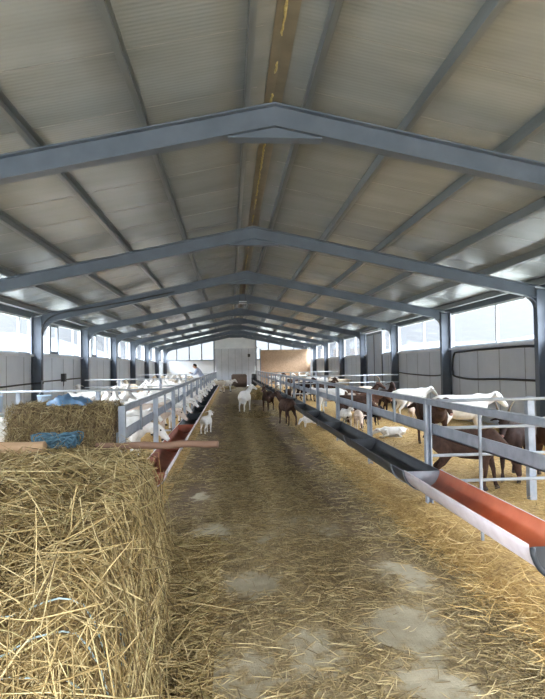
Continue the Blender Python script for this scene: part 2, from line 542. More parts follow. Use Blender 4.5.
# ceiling: two slopes of sandwich panel with raised seams
PZ = .125                                   # purlins lift the panels above the rafters
EX = 5.95
def roof_slab(mb, s):
    x0, x1 = XR, XR + s * EX
    z0, z1 = ZR + PZ, ZR + PZ - SL * EX
    mb.prism([(x0, z0), (x1, z1), (x1, z1 + .08), (x0, z0 + .08)] if s > 0 else [(x0, z0), (x0, z0 + .08), (x1, z1 + .08), (x1, z1)], YF, YE + .3)
mb = MB(); roof_slab(mb, 1); roof_slab(mb, -1)
ceil = struct(mb.build('ceiling', M['roof']))
mb = MB()
for s in (1, -1):
    y = YF + .42
    while y < YE:
        x0, x1 = XR + s * .18, XR + s * EX
        z0, z1 = ZR + PZ - SL * .18, ZR + PZ - SL * EX
        mb.prism([(x0, z0 - .0025), (x1, z1 - .0025), (x1, z1 + .002), (x0, z0 + .002)], y, y + .012)
        y += 1.0
struct(mb.build('ceiling_seam', M['roof_seam'], ceil))
mb = MB()
for s in (1, -1):
    mb.prism([(XR, ZR + PZ - .012), (XR + s * .09, ZR + PZ - .012 - SL * .09), (XR + s * .09, ZR + PZ - SL * .09), (XR, ZR + PZ)], YF, YE)
struct(mb.build('ridge_plate', M['ridge'], ceil))
mb = MB()
for a in range(int((YE - YF) * 5)):
    y = YF + a / 5.
    pts = [(XR - .02 + random.uniform(-.008, .008), y + k * .05, ZR + PZ - .018 + random.uniform(-.006, .004)) for k in range(5)]
    if random.random() < .25 + .6 * (math.sin(y * .9) > -.1): mb.tube(pts, [random.uniform(.005, .016) for _ in pts], 6)
struct(mb.build('ridge_foam', M['foam'], ceil, True))

# long walls: panels below, windows above
mb = MB().box(XL - .08, XL, YF, YE, -.2, SILL - .02)
wl = struct(mb.build('wall_left', M['wall_l']))
mb = MB().box(XL - .08, XL, YF, YE, HEAD + .04, 3.16); struct(mb.build('wall_left_head', M['frame'], wl))
DY0, DY1 = 22.7, 25.35                      # tall door in the right wall
mb = MB().box(XRT, XRT + .08, YF, DY0, -.2, SILL - .02).box(XRT, XRT + .08, DY1, YE, -.2, SILL - .02)
wr = struct(mb.build('wall_right', M['wall_r']))
mb = MB().box(XRT, XRT + .08, YF, YE, HEAD + .04, 3.16); struct(mb.build('wall_right_head', M['frame'], wr))
# joints of the wall panels
for nm, par, xa, xb in (('wall_left', wl, XL, XL + .006), ('wall_right', wr, XRT - .006, XRT)):
    mb = MB()
    y = YF + .6
    while y < YE:
        if not (nm == 'wall_right' and DY0 - .1 < y < DY1 + .1): mb.box(xa, xb, y, y + .02, 0, SILL - .05)
        y += 1.15
    struct(mb.build('panel_joint', M['galv_dull'], par))
# sill strips
mb = MB().box(XL - .05, XL + .07, YF, YE, SILL - .03, SILL + .03); struct(mb.build('trim_1', M['white_frame']))
mb = MB().box(XRT - .07, XRT + .05, YF, DY0, SILL - .03, SILL + .03).box(XRT - .07, XRT + .05, DY1, YE, SILL - .03, SILL + .03)
struct(mb.build('trim_2', M['white_frame']))

wn = 0
def window(side, ya, yb, mull, sash=None):
    """a strip window between two columns: frame, mullions, panes, sometimes an opening sash"""
    global wn
    wn += 1
    xc = XL - .03 if side == 'l' else XRT + .03
    z0, z1 = SILL + .03, HEAD + .04
    w = .03
    f = MB()
    f.box(xc - .03, xc + .03, ya, yb, z0, z0 + .05).box(xc - .03, xc + .03, ya, yb, z1 - .05, z1)
    f.box(xc - .03, xc + .03, ya, ya + .05, z0 + .05, z1 - .05).box(xc - .03, xc + .03, yb - .05, yb, z0 + .05, z1 - .05)
    for m in mull: f.box(xc - .03, xc + .03, m - w, m + w, z0 + .05, z1 - .05)
    root = struct(f.build('window_%d' % wn, M['white_frame']))
    edges = [ya + .05] + sorted(mull) + [yb - .05]
    for a, b in zip(edges[:-1], edges[1:]):
        struct(MB().box(xc - .004, xc + .004, a + .02, b - .02, z0 + .045, z1 - .045).build('window_pane', M['glass'], root))
    if sash:
        a, b = sash
        xi = xc + (.03 if side == 'l' else -.03)
        s = MB()
        s.box(xi - .02, xi + .02, a, b, z0 + .05, z0 + .12).box(xi - .02, xi + .02, a, b, z1 - .12, z1 - .05)
        s.box(xi - .02, xi + .02, a, a + .07, z0 + .12, z1 - .12).box(xi - .02, xi + .02, b - .07, b, z0 + .12, z1 - .12)
        struct(s.build('window_sash', M['dark_sash'], root))
for n in range(0, 10):
    y0 = FR[0] + BAY * (n - 1) + .12 if n == 0 else FR[n - 1] + .12
    y0 = YF + .05 if n == 0 else FR[n - 1] + .12
    y1 = FR[n] - .12
    if n == 0:
        window('l', y0, y1, [y0 + 2.2]); window('r', y0, y1, [y0 + 2.2]); continue
    window('l', y0, y1, [y0 + 1.38, y0 + 2.18, y0 + 4.0], (y0 + 1.38, y0 + 2.18))
    if n == 5: window('r', y0, DY0 - .05, [y0 + 1.0])
    else: window('r', y0, y1, [y0 + 2.1])
# door in the right wall
mb = MB().box(XRT - .02, XRT + .05, DY0, DY1, -.1, HEAD)
dr = struct(mb.build('door_1', M['wall_r']))
mb = MB().box(XRT - .05, XRT - .02, DY0, DY0 + .09, 0, HEAD).box(XRT - .05, XRT - .02, DY1 - .09, DY1, 0, HEAD).box(XRT - .05, XRT - .02, DY0 + .09, DY1 - .09, HEAD - .1, HEAD)
mb.box(XRT - .04, XRT - .02, (DY0 + DY1) / 2 - .03, (DY0 + DY1) / 2 + .03, .1, HEAD - .1)
struct(mb.build('door_frame', M['dark_sash'], dr))
struct(MB().box(XRT - .2, XRT - .06, DY0 - .1, DY1 + .1, HEAD + .02, HEAD + .09).build('door_rail', M['white_frame'], dr))

mb = MB().prism([(XL, 3.0), (XRT, 3.0), (XRT, zroof(XRT) + .1), (XR, zroof(XR) + .1), (XL, zroof(XL) + .1)], YF, YF + .08)
struct(mb.build('wall_front_gable', M['wall_end']))
# end wall
CX0, CX1 = -1.2, 2.02                       # the sliding door
mb = MB()
mb.box(XL, CX0, YE, YE + .08, -.2, 2.05).box(CX1, XRT, YE, YE + .08, -.2, 2.05)
we = struct(mb.build('wall_end', M['wall_end']))
zt = lambda x: zroof(x) + .02
mb = MB().prism([(CX0, 3.06), (CX1, 3.06), (CX1, zt(CX1)), (XR, zt(XR)), (CX0, zt(CX0))], YE, YE + .08)
struct(mb.build('wall_end_gable', M['white_sheet'], we))
mb = MB().prism([(XL, zt(XL) - .06), (XR, zt(XR) - .06), (XRT, zt(XRT) - .06), (XRT, zt(XRT) + .16), (XR, zt(XR) + .16), (XL, zt(XL) + .16)], YE + .02, YE + .06)
struct(mb.build('wall_end_head', M['frame'], we))
def end_window(xa, xb, n):
    global wn
    wn += 1
    f = MB()
    ed = [xa + (xb - xa) * i / n for i in range(n + 1)]
    for e in ed: f.prism([(e - .05, 2.1), (e + .05, 2.1), (e + .05, zt(e + .05) - .06), (e - .05, zt(e - .05) - .06)], YE, YE + .08)
    f.box(xa, xb, YE - .02, YE + .06, 2.05, 2.13)
    f.prism([(xa, zt(xa) - .1), (xb, zt(xb) - .1), (xb, zt(xb) - .04), (xa, zt(xa) - .04)], YE - .01, YE + .07)
    r = struct(f.build('window_%d' % wn, M['galv_dull']))
    for a, b in zip(ed[:-1], ed[1:]):
        struct(MB().prism([(a + .04, 2.12), (b - .04, 2.12), (b - .04, zt(b) - .09), (a + .04, zt(a) - .09)], YE + .03, YE + .04).build('window_pane', M['glass'], r))
end_window(XL + .06, CX0 - .06, 4); end_window(CX1 + .06, XRT - .06, 4)
# sliding door
mb = MB().box(CX0 + .03, CX1 - .03, YE - .1, YE - .04, .02, 3.0)
d2 = struct(mb.build('door_2', M['light_door']))
mb = MB()
for i in range(1, 6):
    x = CX0 + (CX1 - CX0) * i / 6
    mb.box(x - .012, x + .012, YE - .112, YE - .1, .06, 2.96)
struct(mb.build('door_seam', M['galv_dull'], d2))
struct(MB().box(CX0 - .1, CX1 + .2, YE - .16, YE - .02, 3.0, 3.1).build('door_rail', M['white_sheet'], d2))
mb = MB().box(CX0 - .12, CX0 + .02, YE - .16, YE - .03, -.05, zroof(CX0) - .3).box(CX1 - .02, CX1 + .12, YE - .16, YE - .03, -.05, zroof(CX1) - .3)
struct(mb.build('trim_3', M['galv_dull']))

# ------------------------------------------------------------------ steel frames and purlins
def frame_meshes():
    """one frame in its own x-z plane, y = 0"""
    W2, TF, TW, DP = .075, .016, .014, .235
    zl, zr = zroof(XL), zroof(XRT)
    out = {}
    for key, xe in (('l', XL), ('r', XRT)):
        s = -1 if key == 'l' else 1
        r = MB()
        top = lambda x: zroof(x)
        xa, xb = XR, xe - s * .02
        def strip(d0, d1, w):
            p = [(xa, top(xa) - d0), (xb, top(xb) - d0), (xb, top(xb) - d1), (xa, top(xa) - d1)]
            r.prism(p, -w, w)
        strip(0, TF, W2)
        xb = xe - s * .265
        strip(TF, DP - TF, TW / 2); strip(DP - TF, DP, W2)
        # curved haunch where the rafter meets the column
        xc = xe - s * .27; HR = .38 if s < 0 else .2
        # corner fillet plate: from the rafter underside curving down into the column
        fil = [(xc, top(xc) - DP + .01)]
        for k in range(9):
            q = PI / 2 * k / 8
            fil.append((xc - s * HR * (1 - math.sin(q)), top(xc - s * HR * (1 - math.sin(q))) - DP - HR * .95 * (1 - math.cos(q))))
        r.prism(fil, -.01, .01)
        for (a, b) in zip(fil[1:-1], fil[2:]):
            r.prism([a, b, (b[0], b[1] - .014), (a[0], a[1] - .014)], -W2, W2)
        out['rafter_' + key] = r
        c = MB()
        x0, x1 = sorted((xe - s * .005, xe - s * .27))
        zt_ = min(top(xe - s * .27), top(xe)) - .012
        c.box(x0, x0 + TF, -W2, W2, -.05, zt_).box(x1 - TF, x1, -W2, W2, -.05, zt_).box(x0 + TF, x1 - TF, -TW / 2, TW / 2, -.05, zt_)
        c.box(x0, x1, -.1, .1, -.05, .17)
        out['column_' + key] = c
    g = MB()
    h = .47
    g.prism([(XR - h, ZR - SL * h - DP + .005), (XR, ZR - DP + .005), (XR + h, ZR - SL * h - DP + .005), (XR + h, ZR - SL * h - DP - .012), (XR - h, ZR - SL * h - DP - .012)], -.02, .02)
    g.box(XR - h, XR + h, -W2, W2, ZR - SL * h - DP - .028, ZR - SL * h - DP - .012)
    out['gusset'] = g
    return {k: v.mesh(k, M['frame']) for k, v in out.items()}
FM = frame_meshes()
for n, y in enumerate(FR):
    if n == 0: continue
    yy = y if n < 9 else YE - .2
    t = empty('steel_frame', (0, yy, 0))
    tag(t, ('blue-grey steel roof frame spanning the barn, ' + ('nearest of the nine' if n == 1 else ORD[n - 1] + ' from the viewer' if n < 9 else 'last one at the end wall')), 'roof frame', 'steel roof frames along the barn')
    for k in ('rafter_l', 'rafter_r'): link('rafter', FM[k], t)
    for k in ('column_l', 'column_r'): link('column', FM[k], t)
    link('ridge_gusset', FM['gusset'], t)

OFF = [.30, 1.30, 2.34, 3.40, 4.45, 5.45]
for s, sd in ((-1, 'left'), (1, 'right')):
    for i, o in enumerate(OFF):
        x = XR + s * o
        t = MB()
        zb, zt0 = zroof(x), zroof(x) + PZ - .005
        hw = .025
        sl = -s * SL
        def zz(dx, base): return base + sl * dx
        # C section: web, two flanges and lips
        t.prism([(x - .004, zb), (x + .004, zb), (x + .004, zt0), (x - .004, zt0)], YF, YE)
        t.prism([(x, zz(0, zb)), (x + 2 * hw, zz(2 * hw, zb)), (x + 2 * hw, zz(2 * hw, zb) + .006), (x, zz(0, zb) + .006)], YF, YE)
        t.prism([(x, zz(0, zt0) - .006), (x + 2 * hw, zz(2 * hw, zt0) - .006), (x + 2 * hw, zz(2 * hw, zt0)), (x, zz(0, zt0))], YF, YE)
        t.prism([(x + 2 * hw - .004, zz(2 * hw, zb)), (x + 2 * hw, zz(2 * hw, zb)), (x + 2 * hw, zz(2 * hw, zb) + .025), (x + 2 * hw - .004, zz(2 * hw, zb) + .025)], YF, YE)
        ob = t.build('roof_purlin', M['purlin'])
        wh = 'beside the ridge' if i == 0 else 'along the eave above the windows' if i == 5 else ORD[i] + ' one down from the ridge'
        tag(ob, 'long grey steel purlin on the %s roof slope, %s' % (sd, wh), 'purlin', 'roof purlins')

# lamp under the ridge at the fourth frame
t = empty('batten_lamp', (XR, FR[4] - .35, 0))
zl_ = ZR - .34
MB().box(-.16, .16, -.12, .12, zl_ - .05, zl_ + .05).build('lamp_housing', M['lamp_body'], t, bevel=.01); lh = t.children[0]
MB().box(-.14, .14, -.128, -.118, zl_ - .012, zl_ + .018).box(-.14, .14, -.1, .1, zl_ - .06, zl_ - .05).build('lamp_lens', M['lamp_lens'], lh)
MB().tube([(-.1, 0, zl_ + .04), (-.1, 0, ZR + PZ - .03)], .008, 6).tube([(.1, 0, zl_ + .04), (.1, 0, ZR + PZ - .03)], .008, 6).build('hanger', M['cable'], t)
tag(t, 'small dark rectangular lamp hanging under the roof ridge', 'lamp')

# cables
def cable(pts, r, label, name='cable', m='cable', cat='cable'):
    # smooth the polyline
    P = [Vector(p) for p in pts]; out = []
    for i in range(len(P) - 1):
        p0, p1, p2, p3 = P[max(i - 1, 0)], P[i], P[i + 1], P[min(i + 2, len(P) - 1)]
        for k in range(6):
            q = k / 6
            out.append(.5 * ((2 * p1) + (p2 - p0) * q + (2 * p0 - 5 * p1 + 4 * p2 - p3) * q * q + (3 * p1 - p0 - 3 * p2 + p3) * q ** 3))
    out.append(P[-1])
    o = MB().tube(out, r, 7).build(name, M[m], smooth=True)
    return tag(o, label, cat)
y3 = FR[3] - .1
cable([(XL + .29, y3, 1.3), (XL + .29, y3, 2.3), (XL + .31, y3, 2.72), (XL + .52, y3, 2.98), (XL + .95, y3, 3.12), (XL + 1.6, y3, 3.22), (XL + 2.6, y3, 3.40), (XL + 3.8, y3, 3.64)], .02,
      'black cable arching from the left column onto the third roof frame')
xw = XRT - .03
cable([(xw, 10.75, SILL - .12), (xw, 11.6, SILL - .06), (xw, 14.8, SILL - .09), (xw - .02, 15.25, SILL - .16), (xw - .03, 15.35, SILL - .5), (xw - .03, 15.33, 1.35), (xw - .03, 15.2, 1.22), (xw, 14.2, 1.16), (xw, 12.6, 1.2), (xw, 10.75, 1.2)], .025,
      'black hose looped along the right wall under the nearest window', 'hose', cat='hose')
cable([(xw - .01, 15.85, 1.26), (xw, 17, 1.2), (xw, 19, 1.22), (xw - .01, 20.4, 1.26)], .02, 'thin black hose along the right wall behind the second visible column', 'hose', cat='hose')
cable([(XL + .03, 8, 1.22), (XL + .03, 13, 1.20), (XL + .03, 15.4, 1.22), (XL + .29, 15.63, 1.23), (XL + .03, 15.9, 1.24), (XL + .03, 20.4, 1.26)], .02, 'dark water pipe running along the left wall', 'pipe', cat='pipe')
t = empty('wall_box', (XL, 18.3, 0)); MB().box(0, .12, -.1, .1, 1.2, 1.45).build('case', M['dark_bin'], t, bevel=.01); MB().tube([(.06, 0, 1.2), (.06, 0, 1.1), (.03, .05, 1.05)], .012, 6).build('spout', M['cable'], t)
tag(t, 'small dark box on the left wall above the water pipe', 'box')

# ------------------------------------------------------------------ pen fences
PM = {}
def post_mesh(h, z0=-.04, w=.064):
    m = MB()
    # channel post: web facing the alley and two flanges
    m.box(-w / 2, w / 2, -w / 2, -w / 2 + .012, z0, h).box(-w / 2, -w / 2 + .012, -w / 2 + .012, w / 2, z0, h).box(w / 2 - .012, w / 2, -w / 2 + .012, w / 2, z0, h)
    return m
PM['post'] = post_mesh(1.225).mesh('post', M['galv'])
def alley_fence(x, ys, bars, y0, y1, label, s, stake=None):
    """posts, a top rail, a wide plate rail at mid height and flat uprights"""
    t = empty('pen_fence', (x, y0, 0))
    MB().box(-.025, .025, 0, y1 - y0, 1.165, 1.225).build('top_rail', M['galv'], t, bevel=.006)
    b = MB().box(-.052 + .02, -.04 + .02, 0, y1 - y0, .855, .965) if False else None
    m = MB(); xo = .045 * s
    m.box(min(xo, xo + .012 * s), max(xo, xo + .012 * s), 0, y1 - y0, .85, .965)
    m.box(min(xo, xo + .05 * s), max(xo, xo + .05 * s), 0, y1 - y0, .85, .862)
    m.build('plate_rail', M['galv'], t)
    for y in ys: link('post', PM['post'], t, (0, y - y0, 0), 0 if s < 0 else PI)
    bm = MB().box(-.012, .012, -.022, .022, .86, 1.17).mesh('upright', M['galv_dull'])
    for y in bars: link('upright', bm, t, (.012 * s, y - y0, 0))
    if stake:
        for y in stake: MB().box(-.010, .010, y - y0 - .012, y - y0 + .012, -.03, 1.17).build('upright', M['galv_dull'], t)
    return tag(t, label, 'fence', 'fences along the alley')
RPY = [5.83 + 2.5 * i for i in range(-1, 16)]
LPY = [5.68 + 2.5 * i for i in range(0, 16)]
alley_fence(RFX, RPY, [y + 1.25 for y in RPY[1:-1]], 2.2, 44.2, 'long galvanised pen fence along the right side of the alley behind the black trough', 1, stake=[4.58])
alley_fence(LFX, LPY, [y + 1.25 for y in LPY[:-1]], 5.66, 44.2, 'long galvanised pen fence along the left side of the alley, starting at the bales', -1)

def cross_fence(x0, x1, y, rails, posts, label, pw=.078, r=.017, z1=1.22):
    t = empty('cross_fence', (x0, y, 0))
    L = x1 - x0
    for z in rails: MB().tube([(0.05, 0, z), (L - .03, 0, z)], r, 8).build('rail', M['rail'], t, True)
    for p in posts:
        MB().box(p - x0 - pw / 2, p - x0 + pw / 2, -pw / 2 + .06, pw / 2 + .06, 0, z1).build('post', M['galv'], t, bevel=.004)
    return tag(t, label, 'fence', 'cross fences between the pens')
cross_fence(RFX, XRT - .28, 5.83, [1.2, .915, .63, .36], [3.19, 4.6], 'four-rail galvanised cross fence from the nearest post to the right wall')
cross_fence(RFX, XRT - .28, 19.6, [1.2, .95, .6], [3.3, 4.7], 'galvanised cross fence in the right pen, behind the brown and white goats')
cross_fence(RFX, XRT - .28, 31.0, [1.2, .9, .6], [3.3, 4.7], 'farthest galvanised cross fence in the right pen, before the tan partition')
cross_fence(XL + .28, LFX, 10.5, [1.2, .8, .45], [-2.4, -3.8], 'nearest pale cross rail fence in the left pen, behind the brown bale', r=.018)
cross_fence(XL + .28, LFX, 19.8, [1.2, .95, .6], [-2.4, -3.8], 'second galvanised cross fence in the left pen, among the white goats')
cross_fence(XL + .28, LFX, 31.0, [1.2, .9, .6], [-2.4, -3.8], 'farthest galvanised cross fence in the left pen')

# pale blue pails hung on the left cross rail
def pail(x, label):
    t = empty('pail', (x, 10.36, 0))
    m = MB(); n = 14
    pr = [(.10, .86), (.125, 1.12), (.132, 1.125), (.132, 1.14), (.118, 1.14), (.095, .875)]
    vs = [(r * math.cos(2 * PI * k / n), r * math.sin(2 * PI * k / n), z) for r, z in pr for k in range(n)]
    fs = [(i * n + k, i * n + (k + 1) % n, (i + 1) * n + (k + 1) % n, (i + 1) * n + k) for i in range(len(pr) - 1) for k in range(n)]
    fs += [tuple(range(n - 1, -1, -1)), tuple((len(pr) - 1) * n + k for k in range(n))]
    m.add(vs, fs); bk = m.build('bucket', M['pale_blue'], t, True)
    MB().tube([(-.12, 0, 1.12), (-.09, .06, 1.19), (0, .14, 1.225), (.09, .06, 1.19), (.12, 0, 1.12)], .006, 6).build('handle', M['galv'], bk, True)
    tag(t, label, 'bucket', 'pails on the left cross rail')
pail(-3.28, 'pale blue pail hung on the cross rail above the blue sheet')
pail(-4.12, 'pale blue pail hung on the cross rail at the left edge of the view')

# ------------------------------------------------------------------ feed troughs
def trough_mesh(L, r=.185, th=.012, n=16, mo=0, mi=1, dep=1.0):
    m = MB(); vs, fs, ms = [], [], []
    for y in (0, L):
        for rr in (r, r - th):
            for k in range(n + 1):
                q = PI + PI * k / n
                vs.append((rr * math.cos(q), y, rr * math.sin(q) * dep))
    a, b = n + 1, 2 * (n + 1)
    for k in range(n):
        m_o = (k, k + 1, b + k + 1, b + k); m_i = (a + k, b + a + k, b + a + k + 1, a + k + 1)
        fs += [m_o, m_i]; ms += [mo, mi]
        fs += [(k, a + k, a + k + 1, k + 1), (b + k, b + k + 1, b + a + k + 1, b + a + k)]; ms += [mo, mo]
    for k in (0, n):
        fs.append((k, b + k, b + a + k, a + k)); ms.append(mo)
    m.v, m.f, m.m = vs, fs, ms
    return m
def cap_mesh(r=.185, n=16, t=.012, lip=0.0):
    m = MB()
    pts = [(r * math.cos(PI + PI * k / n), r * math.sin(PI + PI * k / n)) for k in range(n + 1)]
    m.prism(pts, 0, t)
    return m
def bracket_mesh(s, r=.19):
    """strap under the trough, bolted to the fence post"""
    m = MB()
    pts = [(r * math.cos(PI + PI * k / 12), 0, r * math.sin(PI + PI * k / 12)) for k in range(13)]
    for a, b in zip(pts[:-1], pts[1:]):
        m.add([(a[0], -.02, a[2]), (b[0], -.02, b[2]), (b[0], .02, b[2]), (a[0], .02, a[2]),
               (a[0] * 1.04, -.02, a[2] * 1.04), (b[0] * 1.04, -.02, b[2] * 1.04), (b[0] * 1.04, .02, b[2] * 1.04), (a[0] * 1.04, .02, a[2] * 1.04)],
              [(0, 1, 2, 3), (4, 7, 6, 5), (0, 4, 5, 1), (3, 2, 6, 7), (0, 3, 7, 4), (1, 5, 6, 2)])
    return m
TX, TZ = 1.845, .56
SECL = 2.46
tm_black = trough_mesh(SECL - .02, .185).mesh('trough_body', [M['black_plastic'], M['black_plastic']], False)
tm_orange = trough_mesh(2.3, .182).mesh('trough_body', [M['pvc_out'], M['pvc_in']], True)
cm = cap_mesh(.176).mesh('end_cap', M['black_plastic'])
cmg = cap_mesh(.176).mesh('end_cap', M['galv_dull'])
bmr = bracket_mesh(1).mesh('bracket', M['galv_dull'])
t = empty('feed_trough', (TX, 3.14, TZ))
link('trough_body', tm_orange, t)
link('end_cap', cm, t, (0, -.05, -.0)); 
MB().tube([(.182 * math.cos(PI + PI * k / 14), -.06, .188 * math.sin(PI + PI * k / 14)) for k in range(15)], .016, 6).build('end_collar', M['black_plastic'], t, True)
link('bracket', bmr, t, (0, 2.28, 0))
tag(t, 'half-pipe feed trough, terracotta inside and pinkish white outside, nearest on the right', 'feed trough', 'feed troughs along the right fence')
y = 5.42; k = 0
while y < 43:
    t = empty('feed_trough', (TX, y, TZ - .01))
    link('trough_body', tm_black, t)
    link('end_cap', cmg if k == 0 else cm, t, (0, .0, 0)); link('bracket', bmr, t, (0, .41, 0))
    if k < 5:      # feed in the bottom
        link('end_cap', cm, t, (0, SECL - .035, 0))
    tag(t, 'black feed trough section on the right fence, ' + ('joined to the terracotta one' if k == 0 else ORD[k] + ' from the viewer'), 'feed trough', 'feed troughs along the right fence')
    y += SECL; k += 1
LTX, LTZ = -.85, .50
lt_red = trough_mesh(SECL - .02, .165).mesh('trough_body', [M['pvc_out'], M['rust_in']], True)
lt_blk = trough_mesh(SECL - .02, .165).mesh('trough_body', [M['pvc_out'], M['black_plastic']], True)
cml = cap_mesh(.156).mesh('end_cap', M['black_plastic']); cmr = cap_mesh(.156).mesh('end_cap', M['rust_in'])
y = 6.05; k = 0
bml = bracket_mesh(1, .17).mesh('bracket', M['galv_dull'])
while y < 43:
    t = empty('feed_trough', (LTX, y, LTZ))
    link('trough_body', lt_red if k < 2 else lt_blk, t)
    cq = cmr if k < 2 else cml
    link('end_cap', cq, t, (0, 0, 0)); link('end_cap', cq, t, (0, SECL - .035, 0)); link('bracket', bml, t, (0, .08, 0))
    tag(t, ('reddish feed trough section on the left fence, ' if k < 2 else 'pale-sided dark feed trough on the left fence, ') + ('nearest, behind the reddish beam' if k == 0 else ORD[k] + ' from the beam'), 'feed trough', 'feed troughs along the left fence')
    y += SECL; k += 1

# ------------------------------------------------------------------ straw: heap, bale, bedding, litter
def edge_x(y):                              # right side of the heap
    return -.33 - .088 * (np.clip(y, 1.0, 5.2) - 1.85)
def heap_h(x, y):
    n = fbm(x * 1.6 + 3, y * 1.6, 51); n2 = fbm(x * 6, y * 6, 61)
    e = edge_x(y) + .07 * (fbm(x * 0 + 1.7, y * 2.3, 71) - .5)
    d = np.clip((e - x) / .22, 0, 1); d = 1 - (1 - d) ** 2.2
    f = np.clip((y - 1.35 - .1 * n) / 1.15, 0, 1); f = 1 - (1 - f) ** 2.6
    b = np.clip((5.28 - y) / .35, 0, 1); b = 1 - (1 - b) ** 2
    h = (.71 + .26 * n + .10 * n2 + .03 * np.exp(-((y - 3.2) / .8) ** 2))
    h = h - .05 * np.clip((y - 4.1) / .5, 0, 1) - .10 * np.clip((2.5 - y) / .8, 0, 1)
    return np.maximum(h * d * f * b, -.04)
hx = np.arange(-3.4, -.1, .035); hy = np.arange(1.3, 5.4, .035)
X, Y = np.meshgrid(hx, hy); H = heap_h(X, Y)
ny, nx = X.shape; idx = np.arange(ny * nx).reshape(ny, nx)
FQ = np.stack([idx[:-1, :-1], idx[:-1, 1:], idx[1:, 1:], idx[1:, :-1]], -1).reshape(-1, 4)
heap = link('straw_heap', np_mesh('straw_heap', np.stack([X, Y, H], -1).reshape(-1, 3), FQ, M['bale_core'], None, True))
tag(heap, 'big heap of loose golden straw filling the left foreground', 'straw')
def heap_strands(n, Lm, mat_, lift):
    x = rng.uniform(-3.0, -.12, n * 4); y = rng.uniform(1.45, 5.3, n * 4)
    e = .03
    h = heap_h(x, y); gx_ = (heap_h(x + e, y) - heap_h(x - e, y)) / (2 * e); gy_ = (heap_h(x, y + e) - heap_h(x, y - e)) / (2 * e)
    ar = np.sqrt(1 + np.minimum(gx_ ** 2 + gy_ ** 2, 60))
    # keep by surface area and prefer what the alley side and front see
    pr = ar / ar.max() * np.where(x > -1.7, 1.0, .35) * np.where(y < 4, 1.0, .75)
    pr = pr / np.quantile(pr, .98) + .12
    keep = (rng.random(len(x)) < pr * .6) & (h > -.02)
    sel = np.where(keep)[0][:n]
    x, y, h, gx_, gy_ = x[sel], y[sel], h[sel], gx_[sel], gy_[sel]
    nn = len(x)
    Nn = np.stack([-gx_, -gy_, np.ones(nn)], -1); Nn /= np.linalg.norm(Nn, axis=1, keepdims=True)
    a = rng.normal(size=(nn, 3)); a -= Nn * (a * Nn).sum(1, keepdims=True) * .8
    a /= np.linalg.norm(a, axis=1, keepdims=True)
    P = np.stack([x, y, h], -1) + Nn * rng.uniform(.0, lift, nn)[:, None]
    L = rng.uniform(.5, 1.35, nn) * Lm
    Wd = rng.uniform(.003, .0068, nn) if Lm < .3 else rng.uniform(.004, .008, nn)
    return strands_mesh('loose_straw', P, a, L, Wd, mat_, .17)
tag(link('loose_straw', heap_strands(24000, .19, M['straw'], .06), heap), kind='stuff')
tag(link('long_straw', heap_strands(3600, .36, M['straw'], .11), heap), kind='stuff')
# pale twine still wrapped round the heap
mb = MB()
for j, (ya, yb) in enumerate(((1.98, 1.80), (2.07, 1.95), (1.90, 1.72))):
    pts = []
    for k in range(40):
        q = k / 39
        x = -1.9 + q * 1.62; yy = ya + (yb - ya) * (1 - q) + .03 * math.sin(q * 9 + j)
        pts.append((x, yy, float(heap_h(np.array(x), np.array(yy))) + .022 + .006 * math.sin(q * 23 + j * 2)))
    mb.tube(pts, .0035, 5)
mb.build('baling_twine', M['pale_twine'], heap, True)
mb = MB()
for j in range(3):
    pts = []
    for k in range(24):
        q = k / 23; yy = 2.05 + .5 * q + .03 * j
        x = float(edge_x(np.array(yy))) - .05 + .03 * math.sin(q * 6 + j)
        pts.append((x, yy, float(heap_h(np.array(x), np.array(yy))) + .02))
    mb.tube(pts, .0035, 5)
mb.build('baling_twine', M['twine'], heap, True)

# brown bale standing behind the heap
bx0, bx1, by0, by1, bz = -2.12, -1.13, 5.50, 6.2, 1.235
bm = bmesh.new(); bmesh.ops.create_cube(bm, size=1)
bmesh.ops.subdivide_edges(bm, edges=bm.edges[:], cuts=22, use_grid_fill=True)
for v in bm.verts:
    c = v.co.copy()
    p = Vector(((bx0 + bx1) / 2 + c.x * (bx1 - bx0), (by0 + by1) / 2 + c.y * (by1 - by0), bz / 2 + c.z * bz))
    # soften the corners and ruffle the faces
    r = (abs(c.x) * 2) ** 8 * (abs(c.y) * 2) ** 8 + (abs(c.x) * 2) ** 8 * (abs(c.z) * 2) ** 8 + (abs(c.y) * 2) ** 8 * (abs(c.z) * 2) ** 8
    p += Vector((-c.x, -c.y, -c.z)) * .09 * r
    p += Vector((random.uniform(-.012, .012), random.uniform(-.012, .012), random.uniform(-.012, .012) if c.z > -.49 else 0))
    v.co = p
me = bpy.data.meshes.new('hay_bale'); bm.to_mesh(me); bm.free(); me.materials.append(M['bale_brown'])
bale = tag(link('hay_bale', me), 'squared brown hay bale behind the straw heap, blue sheet on top', 'hay bale')
def box_strands(n, x0, x1, y0, y1, z0, z1, Lm, mat_, faces='ftr'):
    P, T = [], []
    for i in range(n):
        f = random.choice(faces)
        x, y, z = random.uniform(x0, x1), random.uniform(y0, y1), random.uniform(z0, z1)
        nv = {'f': (0, -1, 0), 't': (0, 0, 1), 'r': (1, 0, 0), 'l': (-1, 0, 0)}[f]
        if f == 'f': y = y0
        if f == 't': z = z1
        if f == 'r': x = x1
        if f == 'l': x = x0
        nv = Vector(nv); a = Vector((random.gauss(0, 1), random.gauss(0, 1), random.gauss(0, 1)))
        a -= nv * a.dot(nv) * .7
        if f in 'fr': a.z -= .5
        P.append(Vector((x, y, z)) + nv * random.uniform(-.005, .025)); T.append(a)
    n = len(P)
    return strands_mesh('loose_straw', np.array(P), np.array(T), rng.uniform(.5, 1.3, n) * Lm, rng.uniform(.003, .005, n), mat_, .3)
